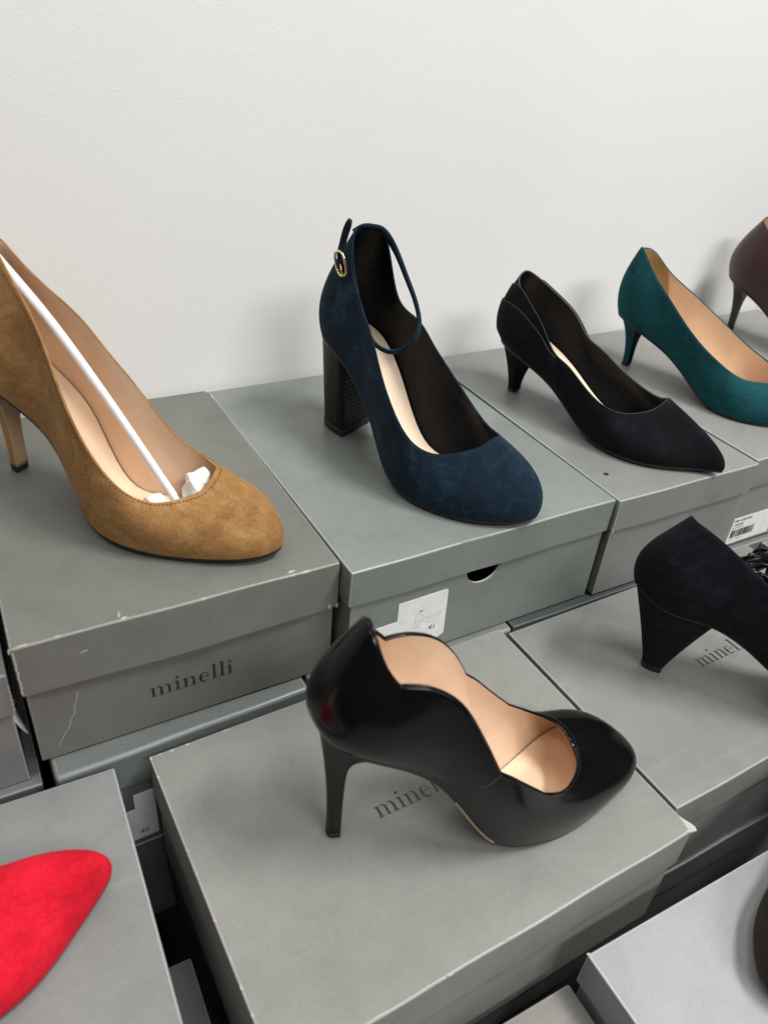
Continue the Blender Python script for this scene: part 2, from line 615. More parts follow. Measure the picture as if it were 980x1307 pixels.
bx_teal2, lid_teal2, body_teal2 = shoe_box('grey box under the labelled box of the teal pump', (0.4745, -0.3240), 0.2000, 0.312, 0.1105, -0.1110, 0.004, 0.0350, (0.160, 0.168, 0.165), 0.42, worn=0.1, group=GROUP_REAR)
bx_left2, lid_left2, body_left2 = shoe_box('grey box under the box with the peeling label, far left', (-0.3150, -0.3060), 0.2025, 0.300, 0.0900, -0.1320, 0.006, 0.0330, (0.135, 0.142, 0.140), 0.45, worn=0.3, group=GROUP_REAR)
# front rows
bx_front, lid_front, body_front = shoe_box('large grey box in front carrying the scalloped black pump, white tear at its corner', (-0.0374, -0.5539), 0.3115, 0.2230, 0.1110, -0.1100, 0.0257, 0.0400, (0.230, 0.234, 0.217), 0.55, worn=0.75, group=GROUP_FRONT, calm=0.1)
bx_flare, lid_flare, body_flare = shoe_box('grey box right of the scalloped pump, carrying the black suede shoe with flared heel', (0.2782, -0.5280), 0.3250, 0.1990, 0.1090, -0.1125, 0.0200, 0.0330, (0.208, 0.216, 0.202), 0.46, worn=0.25, group=GROUP_FRONT, calm=0.1)
bx_far, lid_far, body_far = shoe_box('grey box corner behind the bow of the flared heel shoe', (0.6200, -0.5290), 0.3100, 0.2050, 0.1090, -0.1120, 0.0100, 0.0330, (0.20, 0.205, 0.198), 0.46, worn=0.25, group=GROUP_FRONT)
bx_red, lid_red, body_red = shoe_box('cool grey box with the red pointed shoe on its lid', (-0.3840, -0.5412), 0.3115, 0.2200, 0.1110, -0.1100, -0.0270, 0.0400, (0.208, 0.216, 0.212), 0.55, worn=0.25, group=GROUP_FRONT)
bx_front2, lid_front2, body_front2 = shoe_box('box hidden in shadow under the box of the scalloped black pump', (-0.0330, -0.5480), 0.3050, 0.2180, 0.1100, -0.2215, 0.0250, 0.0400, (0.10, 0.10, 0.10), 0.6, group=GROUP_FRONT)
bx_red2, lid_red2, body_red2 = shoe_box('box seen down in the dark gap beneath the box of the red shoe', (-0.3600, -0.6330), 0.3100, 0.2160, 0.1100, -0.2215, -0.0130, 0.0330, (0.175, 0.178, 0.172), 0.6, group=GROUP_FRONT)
bx_pale, lid_pale, body_pale = shoe_box('pale grey box in the lower right corner with the dark brown shoe on it', (0.1690, -0.7834), 0.3120, 0.2170, 0.1820, -0.1500, -0.0120, 0.0330, (0.310, 0.318, 0.328), 0.45, worn=0.2, group=GROUP_FRONT)
bx_low, lid_low, body_low = shoe_box('low brownish grey box left of the pale box at the bottom edge', (-0.1400, -0.7820), 0.3080, 0.2190, 0.1430, -0.1900, -0.0040, 0.0400, (0.215, 0.208, 0.190), 0.55, worn=0.2, group=GROUP_FRONT)
# the boxes of the bottom tier under the rear and right-hand stacks
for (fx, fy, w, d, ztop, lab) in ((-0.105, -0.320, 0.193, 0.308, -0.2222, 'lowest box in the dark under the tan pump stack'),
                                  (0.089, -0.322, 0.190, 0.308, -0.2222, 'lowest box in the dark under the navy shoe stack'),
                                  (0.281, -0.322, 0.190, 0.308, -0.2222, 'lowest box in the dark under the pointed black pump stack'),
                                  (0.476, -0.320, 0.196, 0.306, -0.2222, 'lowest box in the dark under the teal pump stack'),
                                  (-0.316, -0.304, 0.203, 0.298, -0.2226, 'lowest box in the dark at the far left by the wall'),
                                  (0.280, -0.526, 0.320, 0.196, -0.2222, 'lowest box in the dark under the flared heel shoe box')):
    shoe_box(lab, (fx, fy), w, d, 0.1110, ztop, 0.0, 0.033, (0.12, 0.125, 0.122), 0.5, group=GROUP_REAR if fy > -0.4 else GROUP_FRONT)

# brand word printed on three boxes
w_, d_, h_, l_ = 0.225, 0.306, 0.110, 0.0425
p = local_of(bx_tan, (-0.0322, 0, -0.0808))
lettering('minelli', body_tan, (p.x, -d_ / 2 + 0.0026 - 0.0001, p.z), (1, 0, 0), (0, 0, 1), 0.0089)
p = local_of(bx_front, (0.0815, -0.4446, 0))
lettering('minelli', lid_front, (p.x, p.y, 0.1110), (1, 0, 0), (0, 1, 0), 0.0089)
p = local_of(bx_flare, (0.4065, -0.4335, 0))
lettering('minelli', lid_flare, (p.x, p.y, 0.1090), (1, 0, 0), (0, 1, 0), 0.0092)

# navy box: notched label with a line drawing of the shoe and its size
yf = -0.318 / 2 + 0.0026


def nl(x, z):
    q = local_of(bx_navy, (x, -0.3245, z))
    return (q.x, q.z)


st = sticker(body_navy.parent, [nl(0.138, -0.0665), nl(0.1610, -0.0660), nl(0.1608, -0.0474), nl(0.2062, -0.0466), nl(0.2076, -0.0478), nl(0.2092, -0.0955), nl(0.1985, -0.1010), nl(0.138, -0.1015)], yf)
yp = yf - 0.0006
line_print(st, [nl(*q) for q in ((.1812, -.0600), (.1818, -.0640), (.1790, -.0665), (.1788, -.0720), (.1840, -.0716), (.1890, -.0752), (.1938, -.0775), (.1990, -.0752), (.2040, -.0695), (.2015, -.0690), (.1965, -.0715), (.1925, -.0728), (.1880, -.0700), (.1828, -.0655), (.1818, -.0640))], 0.00022, yp, M_INKGREY)
line_print(st, [nl(*q) for q in ((.1788, -.0720), (.1787, -.0800), (.1818, -.0803), (.1826, -.0722))], 0.00022, yp, M_INKGREY)
line_print(st, [nl(*q) for q in ((.1812, -.0620), (.1860, -.0622), (.1895, -.0625))], 0.00025, yp, M_INKGREY)
line_print(st, [nl(*q) for q in ((.1822, -.0622), (.1845, -.0617))], 0.0009, yp - 0.0001, M_INK)
q = nl(.1925, -.0860)
text_print(st, '41', (q[0], yp, q[1]), 0.0072, M_INK)

# teal box: barcode label
yg = -0.318 / 2 + 0.0026


def gl(x, z):
    q = local_of(bx_teal, (x, -0.322, z))
    return (q.x, q.z)


st = sticker(body_teal.parent, [gl(.5632, -.1050), gl(.5632, -.0722), gl(.6300, -.0722), gl(.6300, -.1050)], yg)
yp = yg - 0.0006
for txt, x, z, s in (('PBH IDIKIVEL', .5650, -.0772, .0047), ('CANARY', .5655, -.0822, .0040), ('36 37 38 39 40', .5655, -.0858, .0028)):
    q = gl(x, z)
    text_print(st, txt, (q[0], yp, q[1]), s, M_INK)
q0 = gl(.5660, -.0975); q1 = gl(.5660, -.0875)
ww = [random.choice((.0004, .0006, .0009, .0012)) for _ in range(47)]
bars(st, q0[0], q0[1], q1[1], yp, ww, M_INK)
q = gl(.5650, -.1012)
text_print(st, '3 605 241 788 902', (q[0], yp, q[1]), .0026, M_INKGREY)

# label on the second-tier box seen down the gap, and the peeling label far left
q0, q1 = local_of(bx_tan2, (-0.0560, -0.3215, -0.1625)), local_of(bx_tan2, (-0.0405, -0.3215, -0.2165))
yt = -0.310 / 2 + 0.0026
st = sticker(body_tan2.parent, [(q0.x - .022, q1.z), (q1.x, q1.z), (q1.x, q0.z), (q0.x, q0.z), (q0.x, q0.z - .0165), (q0.x - .022, q0.z - .0165)], yt)
text_print(st, '40', (q0.x + .001, yt - .0006, q1.z + .006), .0072, M_INK)
# peeled paper corner curling away from the side of the left box
pv = []
for i in range(9):
    a = i / 8.0
    cw = Vector((-0.1190 + 0.0060 * a ** 1.5, -0.2930 + 0.004 * a, -0.0640 - 0.0330 * a))
    hwid = 0.0050 * (1 - a) ** 0.7 + 0.0002
    c_ = local_of(bx_left, cw)
    pv += [(c_.x - hwid * 0.35, c_.y - hwid, c_.z), (c_.x + hwid * 0.35, c_.y + hwid * 1.6, c_.z + 0.001)]
pf = [(2 * i, 2 * i + 1, 2 * i + 3, 2 * i + 2) for i in range(8)]
o = mesh_obj('label_sticker', pv, pf, M_WHITE, bx_left)
sm = o.modifiers.new('thickness', 'SOLIDIFY'); sm.thickness = 0.0003

# torn corners, rubs and scratches
F_ = bx_front
c = Vector((0.3115 / 2, -0.223 / 2, 0.1110))
chip(lid_front, [c + Vector(v) for v in ((-.0075, .0012, 0), (-.0040, .0018, 0), (-.0030, .0052, 0), (-.0013, .0135, 0), (.0002, .0090, 0), (.0022, .0040, 0), (.0026, .0008, 0), (.0012, -.0016, 0), (-.0030, -.0004, 0))], (0, 0, 1), 'torn_corner')
chip(lid_front, [c + Vector(v) for v in ((-.0050, -.0001, -.0002), (.0012, -.0001, .0004), (.0020, -.0001, -.0022), (.0004, -.0001, -.0046), (-.0012, -.0001, -.0022))], (0, -1, 0), 'torn_corner')
for (u, r, s) in ((-.118, .0035, .0008), (-.095, .0055, .0006), (-.060, .0060, .0007), (-.048, .0025, .0009), (-.005, .0050, .0006), (.035, .0018, .0007), (.062, .0012, .0008)):
    chip(lid_front, blob_pts((u, -0.2230 / 2 + .0009, 0.1110), (1, 0, 0), (0, 1, 0), r, s), (0, 0, 1))
for (v, r) in ((.109, .002), (.092, .001), (.03, .0010), (.012, .0009), (-.020, .0012), (-.045, .0013), (-.062, .0022), (-.078, .0016), (-.09, .0018)):
    chip(lid_front, blob_pts((-0.3115 / 2 + .0009, v, 0.1110), (1, 0, 0), (0, 1, 0), .0007, r), (0, 0, 1))
for (u, v) in ((-.148, .110), (-.140, .1095), (-.128, .1098), (-.10, .1100)):
    chip(lid_front, blob_pts((u, v, 0.1110), (1, 0, 0), (0, 1, 0), .0016, .0006), (0, 0, 1))
for _ in range(9):
    chip(lid_front, blob_pts((random.uniform(-.145, .145), random.uniform(-.10, -.01), 0.1110), (1, 0, 0), (0, 1, 0), .00035, .0003, 6), (0, 0, 1))
lt = 0.1100
chip(lid_tan, blob_pts((-.0450 - .0005, -.1465, lt), (.2, 1, 0), (1, -.2, 0), .0032, .0009, 11, .25), (0, 0, 1), 'scuff', M_RUB)
chip(lid_tan, blob_pts((-.0432, -.1510, lt), (1, 0, 0), (0, 1, 0), .0022, .0008, 11, .2), (0, 0, 1))
chip(lid_tan, blob_pts((.0755, -.1490, lt), (1, 0, 0), (0, 1, 0), .0026, .0011), (0, 0, 1))
for (u, r) in ((-.105, .004), (-.084, .003)):
    chip(lid_tan, blob_pts((u, -.153 + .0010, lt), (1, 0, 0), (0, 1, 0), r, .0005), (0, 0, 1))
chip(lid_tan, blob_pts((-.1120, -.1522, lt - .002), (0, 0, 1), (1, 0, 0), .0030, .0012), (0, -1, 0))
for k in range(9):
    chip(lid_tan, blob_pts((-.1112 + random.uniform(-.0003, .0006), -.15315, lt - .004 - k * .0042), (0, 0, 1), (1, 0, 0), .0022, .0006), (0, -1, 0))
for (u, z, r, s) in ((-.079, .087, .0040, .0003), (-.071, .093, .0025, .0004), (.105, .070, .0012, .0020)):
    chip(lid_tan, blob_pts((u, -.1534, z), (1, 0, .15), (0, 0, 1), r, s), (0, -1, 0))
chip(lid_tan, blob_pts((.1117, -.1533, .0690), (1, 0, 0), (0, 0, 1), .0011, .0030), (0, -1, 0), 'torn_corner')
chip(lid_tan, blob_pts((.1105, .1500, lt), (1, 0, 0), (0, 1, 0), .0020, .0026), (0, 0, 1), 'torn_corner')
chip(lid_tan, blob_pts((.1116, .1370, lt), (1, 0, 0), (0, 1, 0), .0007, .0040), (0, 0, 1))
# long crack in the board of the tan pump's box
yb = -.153 + .0026 - .0003
cr = [(-.079 + .0, .0560), (-.0795, .0530), (-.0815, .0480), (-.0830, .0420), (-.0842, .0370), (-.0868, .0330), (-.0872, .0290), (-.0905, .0235), (-.0925, .0190), (-.0945, .0155), (-.0990, .0085)]
cz = []
for i in range(len(cr) - 1):
    for t in (0, .33, .66):
        cz.append((cr[i][0] + (cr[i + 1][0] - cr[i][0]) * t + random.uniform(-.0007, .0007), cr[i][1] + (cr[i + 1][1] - cr[i][1]) * t))
line_print(body_tan, cz, 0.00045, yb, M_CHIP, 'crack')
for (u, z) in ():
    chip(body_tan, blob_pts((u, yb + .0002, z), (1, 0, .3), (0, 0, 1), .0016, .0008), (0, -1, 0))
# the other boxes: corner rubs, a cross-shaped scratch, a dark spot
chip(lid_black, blob_pts((-0.1815 / 2 + .0008, -.1611, .090), (0, 0, 1), (1, 0, 0), .0110, .0005), (0, -1, 0))
chip(lid_black, blob_pts((-0.1815 / 2 + .001, -.1611, .0768), (0, 0, 1), (1, 0, 0), .0018, .0009), (0, -1, 0))
line_print(body_black, [(-.0900, .0105), (-.0840, .0112), (-.0790, .0128)], .0005, -.1587, M_CHIP, 'scuff')
line_print(body_black, [(-.0858, .0085), (-.0862, .0150)], .0004, -.1588, M_CHIP, 'scuff')
q = local_of(bx_black, (0.3952, -0.2832, 0))
chip(lid_black, blob_pts((q.x, q.y, .1090), (1, 0, 0), (0, 1, 0), .0023, .0023, 14, 0.05), (0, 0, 1), 'dark_spot', M_BLACK)
chip(lid_navy, blob_pts((-.02, -.1583, .1090), (1, 0, 0), (0, 1, 0), .010, .0004), (0, 0, 1))
chip(lid_pale, blob_pts((-.1552, .1080, .1820), (1, 0, 0), (0, 1, 0), .0010, .0010), (0, 0, 1))
chip(lid_teal, blob_pts((-.0930, -.1585, .0765), (1, 0, 0), (0, 0, 1), .0010, .0012), (0, -1, 0))
for k in range(6):
    chip(lid_left, blob_pts((.1042, -.1482, .095 - k * .004), (0, 0, 1), (1, 0, 0), .0014, .0005), (0, -1, 0))
chip(lid_left2, blob_pts((.1000, -.1502, .0700), (0, 0, 1), (1, 0, 0), .006, .0005), (0, -1, 0))

# measured control curves of each last: sole edge (f), topline (t), knots (tt), pose on its box
SHOES = {
    'tan': {"pose":[-0.0769,-0.0919,-0.9415,0],"f":[[-0.0213,0.0007,0.1016],[-0.016,-0.0134,0.1004],[0.0,-0.023,0.0982],[0.0293,-0.0238,0.0828],[0.0666,-0.0224,0.0578],[0.1065,-0.0377,0.0151],[0.1385,-0.0451,0.0079],[0.1678,-0.04,0.0052],[0.1944,-0.031,0.0054],[0.217,-0.0213,0.0069],[0.2344,-0.0094,0.0079],[0.245,0.0097,0.0093],[0.2344,0.0277,0.0079],[0.217,0.0389,0.0069],[0.1944,0.0423,0.0054],[0.1678,0.0352,0.0052],[0.1385,0.0191,0.0079],[0.1065,0.0134,0.0151],[0.0666,0.0248,0.0578],[0.0293,0.0294,0.0828],[0.0,0.0262,0.0982],[-0.016,0.0147,0.1004]],"t":[[0.0162,0.0023,0.191],[0.018,-0.0052,0.1924],[0.025,-0.0072,0.1915],[0.0425,-0.0114,0.1754],[0.0687,-0.02,0.1485],[0.095,-0.034,0.1197],[0.1212,-0.0445,0.0866],[0.1474,-0.043,0.0561],[0.1667,-0.0321,0.0438],[0.1807,-0.0187,0.0442],[0.1885,-0.0065,0.0469],[0.1912,0.0047,0.0539],[0.1885,0.0142,0.0562],[0.1807,0.0217,0.0528],[0.1667,0.0264,0.0542],[0.1474,0.0234,0.0655],[0.1212,0.0194,0.0953],[0.095,0.0174,0.1222],[0.0687,0.021,0.1407],[0.0425,0.0159,0.1618],[0.025,0.0125,0.1789],[0.018,0.0098,0.1873]],"tt":[0.0,0.0238,0.0496,0.098,0.1626,0.2369,0.2986,0.3562,0.4026,0.4424,0.4764,0.5097,0.5397,0.5705,0.6057,0.6496,0.7091,0.7668,0.8346,0.8964,0.9453,0.9754,1.0]},
    'navy': {"pose":[0.2119,-0.1107,-1.327,0],"f":[[-0.0273,0.002,0.0906],[-0.0223,-0.0127,0.0905],[-0.0072,-0.0233,0.0887],[0.0205,-0.0263,0.0794],[0.0557,-0.0271,0.0519],[0.0934,-0.0374,0.0152],[0.1236,-0.0467,0.007],[0.1513,-0.0452,0.0045],[0.1764,-0.0367,0.0041],[0.1978,-0.0244,0.0062],[0.2142,-0.0078,0.0082],[0.2242,0.0126,0.0105],[0.2142,0.0316,0.0082],[0.1978,0.0394,0.0062],[0.1764,0.041,0.0041],[0.1513,0.0346,0.0045],[0.1236,0.0214,0.007],[0.0934,0.0168,0.0152],[0.0557,0.0229,0.0519],[0.0205,0.0301,0.0794],[-0.0072,0.0288,0.0887],[-0.0223,0.0171,0.0905]],"t":[[0.0076,0.0023,0.1838],[0.0093,-0.0071,0.1728],[0.0162,-0.016,0.1624],[0.0333,-0.0227,0.1424],[0.0589,-0.0308,0.12],[0.0846,-0.0406,0.0976],[0.1102,-0.0478,0.0756],[0.1358,-0.0461,0.0549],[0.1546,-0.0344,0.0496],[0.1683,-0.0208,0.0542],[0.176,-0.0082,0.0597],[0.1786,0.0027,0.0649],[0.176,0.0123,0.061],[0.1683,0.0204,0.0581],[0.1546,0.0258,0.0567],[0.1358,0.0273,0.0649],[0.1102,0.0246,0.0848],[0.0846,0.0239,0.1032],[0.0589,0.0252,0.1193],[0.0333,0.0235,0.1357],[0.0162,0.0201,0.154],[0.0093,0.0116,0.1679]],"tt":[0.0,0.0308,0.0642,0.1135,0.1769,0.2453,0.3017,0.3542,0.3986,0.4396,0.4766,0.5104,0.5419,0.5718,0.6068,0.6492,0.7031,0.7569,0.8215,0.8821,0.93,0.9658,1.0]},
    'bpump': {"pose":[0.4205,-0.1049,-1.2903,0],"f":[[-0.0232,-0.0001,0.0583],[-0.0181,-0.0141,0.0578],[-0.0027,-0.025,0.0565],[0.0256,-0.0262,0.0486],[0.0615,-0.0253,0.034],[0.1,-0.0316,0.0124],[0.1308,-0.0394,0.0052],[0.1591,-0.0394,0.0046],[0.1848,-0.0299,0.0047],[0.2066,-0.0141,0.0061],[0.2233,-0.0008,0.0085],[0.2335,0.0072,0.0096],[0.2233,0.0142,0.0085],[0.2066,0.0227,0.0061],[0.1848,0.0318,0.0047],[0.1591,0.0333,0.0046],[0.1308,0.0243,0.0052],[0.1,0.0191,0.0124],[0.0615,0.0214,0.034],[0.0256,0.0265,0.0486],[-0.0027,0.0238,0.0565],[-0.0181,0.0138,0.0578]],"t":[[-0.0118,-0.0003,0.1268],[-0.01,-0.0111,0.1242],[-0.0027,-0.0207,0.1194],[0.0155,-0.0261,0.1045],[0.0428,-0.0296,0.0874],[0.07,-0.033,0.0715],[0.0973,-0.0376,0.0566],[0.1246,-0.0393,0.0451],[0.1446,-0.0323,0.0416],[0.1591,-0.0216,0.045],[0.1673,-0.0113,0.051],[0.17,-0.0014,0.057],[0.1673,0.0077,0.0553],[0.1591,0.0154,0.0496],[0.1446,0.0216,0.047],[0.1246,0.0248,0.0503],[0.0973,0.0258,0.0602],[0.07,0.0272,0.0747],[0.0428,0.0279,0.0918],[0.0155,0.0258,0.106],[-0.0027,0.0195,0.1168],[-0.01,0.0103,0.1237]],"tt":[0.0,0.0292,0.0629,0.113,0.1751,0.2401,0.2978,0.3515,0.3982,0.4421,0.479,0.5074,0.5331,0.5665,0.6062,0.6511,0.7051,0.7621,0.8272,0.8884,0.937,0.9709,1.0]},
    'front': {"pose":[0.0486,-0.4395,-0.2556,-0.11],"f":[[-0.0161,-0.0013,0.1159],[-0.0114,-0.015,0.1125],[0.003,-0.0257,0.1079],[0.0292,-0.0279,0.095],[0.0626,-0.0263,0.063],[0.0983,-0.0365,0.0156],[0.127,-0.0387,0.0078],[0.1532,-0.0336,0.004],[0.177,-0.0248,0.0047],[0.1973,-0.0146,0.0064],[0.2128,-0.0062,0.0089],[0.2224,0.0051,0.0106],[0.2128,0.0279,0.0089],[0.1973,0.0408,0.0064],[0.177,0.0427,0.0047],[0.1532,0.0357,0.004],[0.127,0.0204,0.0078],[0.0983,0.0106,0.0156],[0.0626,0.0172,0.063],[0.0292,0.021,0.095],[0.003,0.0195,0.1079],[-0.0114,0.0109,0.1125]],"t":[[0.0096,-0.0032,0.1902],[0.0112,-0.0141,0.1879],[0.0176,-0.024,0.1727],[0.0335,-0.0284,0.1582],[0.0575,-0.0335,0.1415],[0.0815,-0.043,0.1044],[0.1055,-0.0453,0.0785],[0.1294,-0.0403,0.062],[0.147,-0.0285,0.05],[0.1598,-0.0155,0.0436],[0.167,-0.0038,0.0402],[0.1694,0.0064,0.0391],[0.167,0.015,0.0445],[0.1598,0.0219,0.05],[0.147,0.0258,0.0568],[0.1294,0.024,0.069],[0.1055,0.0214,0.0876],[0.0815,0.025,0.1151],[0.0575,0.0247,0.1364],[0.0335,0.0212,0.1498],[0.0176,0.0174,0.1642],[0.0112,0.0077,0.1775]],"tt":[0.0,0.0279,0.0649,0.111,0.1725,0.2517,0.3077,0.3579,0.4035,0.4434,0.4758,0.503,0.5367,0.5684,0.6033,0.6463,0.6994,0.7571,0.8273,0.8874,0.9334,0.9684,1.0]},
    'teal': {"pose":[0.5961,-0.094,-1.2516,0],"f":[[-0.0238,0.0002,0.0627],[-0.019,-0.0137,0.0622],[-0.0047,-0.0231,0.061],[0.0214,-0.0256,0.0527],[0.0547,-0.0245,0.0393],[0.0904,-0.0297,0.0184],[0.1189,-0.0385,0.0058],[0.1451,-0.0418,0.0039],[0.1688,-0.0353,0.0044],[0.1891,-0.0225,0.0065],[0.2045,-0.0088,0.0084],[0.214,0.0076,0.01],[0.2045,0.0222,0.0084],[0.1891,0.0306,0.0065],[0.1688,0.0347,0.0044],[0.1451,0.0333,0.0039],[0.1189,0.0255,0.0058],[0.0904,0.0213,0.0184],[0.0547,0.0225,0.0393],[0.0214,0.0274,0.0527],[-0.0047,0.0259,0.061],[-0.019,0.0143,0.0622]],"t":[[-0.0159,0.0005,0.1346],[-0.0141,-0.0093,0.1373],[-0.0067,-0.0167,0.1365],[0.0119,-0.0218,0.1198],[0.0397,-0.0267,0.0985],[0.0676,-0.0316,0.0787],[0.0954,-0.0363,0.0629],[0.1232,-0.0377,0.0509],[0.1436,-0.0314,0.0433],[0.1585,-0.0204,0.0419],[0.1668,-0.01,0.0421],[0.1696,-0.0001,0.0442],[0.1668,0.0087,0.0467],[0.1585,0.0164,0.0485],[0.1436,0.0226,0.0522],[0.1232,0.0254,0.0582],[0.0954,0.027,0.0704],[0.0676,0.0273,0.0838],[0.0397,0.0264,0.0974],[0.0119,0.0239,0.1122],[-0.0067,0.0191,0.128],[-0.0141,0.0106,0.1331]],"tt":[0.0,0.0285,0.059,0.1095,0.1727,0.2388,0.2976,0.351,0.3974,0.44,0.4758,0.5076,0.5375,0.5694,0.608,0.6528,0.7069,0.7641,0.8274,0.8881,0.9381,0.9714,1.0]},
    'flared': {"pose":[0.3642,-0.4119,-0.7728,-0.112],"f":[[-0.0208,-0.0013,0.0866],[-0.0154,-0.0152,0.0868],[0.0009,-0.0261,0.0814],[0.0307,-0.0262,0.0763],[0.0686,-0.0241,0.0559],[0.1093,-0.0285,0.0249],[0.1418,-0.0363,0.0084],[0.1716,-0.041,0.004],[0.1987,-0.0357,0.004],[0.2217,-0.0233,0.006],[0.2393,-0.0093,0.0085],[0.2502,0.0071,0.01],[0.2393,0.0216,0.0085],[0.2217,0.0297,0.006],[0.1987,0.0342,0.004],[0.1716,0.0339,0.004],[0.1418,0.0276,0.0084],[0.1093,0.0225,0.0249],[0.0686,0.0229,0.0559],[0.0307,0.0267,0.0763],[0.0009,0.0229,0.0814],[-0.0154,0.0127,0.0868]],"t":[[-0.0106,-0.0014,0.1544],[-0.0088,-0.0118,0.1576],[-0.0018,-0.0211,0.1578],[0.0159,-0.0251,0.1494],[0.0423,-0.0267,0.1317],[0.0688,-0.0289,0.1126],[0.0952,-0.0321,0.0904],[0.1217,-0.0335,0.0684],[0.1411,-0.0296,0.0543],[0.1552,-0.0214,0.0482],[0.1631,-0.0127,0.0467],[0.1658,-0.0037,0.0461],[0.1631,0.0052,0.0466],[0.1552,0.0134,0.0482],[0.1411,0.0209,0.0542],[0.1217,0.0265,0.0682],[0.0952,0.0278,0.0901],[0.0688,0.0277,0.1117],[0.0423,0.0267,0.1312],[0.0159,0.0237,0.1479],[-0.0018,0.0179,0.1558],[-0.0088,0.009,0.1569]],"tt":[0.0,0.028,0.0601,0.1055,0.1674,0.2342,0.2948,0.3515,0.3989,0.4398,0.4736,0.5032,0.5317,0.5632,0.6022,0.6495,0.7063,0.7663,0.8331,0.8947,0.9405,0.9722,1.0]},
    'burg': {"pose":[0.8297,-0.0494,-1.3708,0],"f":[[-0.0233,-0.0011,0.077],[-0.0183,-0.0154,0.0757],[-0.0034,-0.0265,0.0707],[0.024,-0.0284,0.061],[0.0589,-0.027,0.0409],[0.0962,-0.0306,0.0172],[0.1261,-0.0379,0.0076],[0.1535,-0.0423,0.004],[0.1784,-0.0366,0.004],[0.1995,-0.024,0.006],[0.2157,-0.0098,0.0085],[0.2257,0.0069,0.01],[0.2157,0.0215,0.0085],[0.1995,0.0296,0.006],[0.1784,0.0341,0.004],[0.1535,0.0335,0.004],[0.1261,0.0268,0.0076],[0.0962,0.0209,0.0172],[0.0589,0.0205,0.0409],[0.024,0.0252,0.061],[-0.0034,0.023,0.0707],[-0.0183,0.0129,0.0757]],"t":[[-0.0,-0.0018,0.15],[0.0016,-0.0123,0.1492],[0.0082,-0.0218,0.146],[0.0247,-0.0265,0.135],[0.0495,-0.0298,0.12],[0.0743,-0.0325,0.104],[0.099,-0.0351,0.085],[0.1238,-0.0357,0.065],[0.1419,-0.0303,0.052],[0.1551,-0.0217,0.047],[0.1625,-0.0122,0.0462],[0.165,-0.0029,0.046],[0.1625,0.0058,0.0462],[0.1551,0.0133,0.047],[0.1419,0.0206,0.052],[0.1238,0.0247,0.065],[0.099,0.0253,0.085],[0.0743,0.0247,0.104],[0.0495,0.0242,0.12],[0.0247,0.0233,0.135],[0.0082,0.0184,0.146],[0.0016,0.0089,0.1492]],"tt":[0.0,0.0293,0.0627,0.1102,0.1715,0.2355,0.2937,0.3497,0.397,0.4384,0.4735,0.5047,0.5341,0.5655,0.6042,0.6509,0.7072,0.7651,0.829,0.8903,0.9378,0.9709,1.0]},
}

# ------------------------------------------------------------------ shoes
NK = 12


def pspline(t, y):
    """periodic cubic spline through y (n rows) at knots t (n + 1 values)"""
    t = np.asarray(t, float); y = np.asarray(y, float)
    n = len(y); h = np.diff(t); A = np.zeros((n, n)); b = np.zeros(y.shape)
    for i in range(n):
        hm, hp = h[i - 1], h[i]
        A[i, i - 1] += hm; A[i, i] += 2 * (hm + hp); A[i, (i + 1) % n] += hp
        b[i] = 6 * ((y[(i + 1) % n] - y[i]) / hp - (y[i] - y[i - 1]) / hm)
    m = np.linalg.solve(A, b)

    def ev(s):
        s = np.asarray(s, float) % t[-1]
        i = np.clip(np.searchsorted(t, s, side='right') - 1, 0, n - 1)
        a = (t[i + 1] - s); c = (s - t[i]); H = h[i]; j = (i + 1) % n
        if y.ndim == 2: a, c, H = a[:, None], c[:, None], H[:, None]
        return m[i] * a ** 3 / (6 * H) + m[j] * c ** 3 / (6 * H) + (y[i] / H - m[i] * H / 6) * a + (y[j] / H - m[j] * H / 6) * c
    return ev


def sym(a):
    a = list(a)
    return np.array(a + a[-2:0:-1], float)


# shape of the side of the upper, heel (first) to toe (last): bulge handles of the rib curves
RIB = dict(
    o1=[.0095, .0095, .0085, .0065, .0055, .0055, .0055, .0055, .0050, .0045, .0040, .0040],
    u1=[.35, .35, .35, .36, .38, .40, .42, .44, .46, .48, .48, .48],
    a2=[.35, .35, .34, .30, .25, .25, .28, .35, .42, .47, .49, .50],
    o2=[.0085, .0085, .0070, .0045, .0035, .0030, .0020, .0010, .0005, 0, 0, 0],
    u2=[.35, .35, .35, .35, .35, .35, .32, .27, .22, .20, .19, .19])


FLATTOE = dict(u1=[.35, .35, .35, .36, .38, .40, .40, .38, .36, .35, .36, .37], a2=[.35, .35, .34, .30, .25, .25, .28, .34, .40, .42, .43, .43], u2=[.35, .35, .35, .35, .35, .35, .33, .29, .26, .25, .26, .27], o1=[.0095, .0095, .0085, .0065, .0055, .0055, .0055, .005, .004, .003, .0018, .0015])


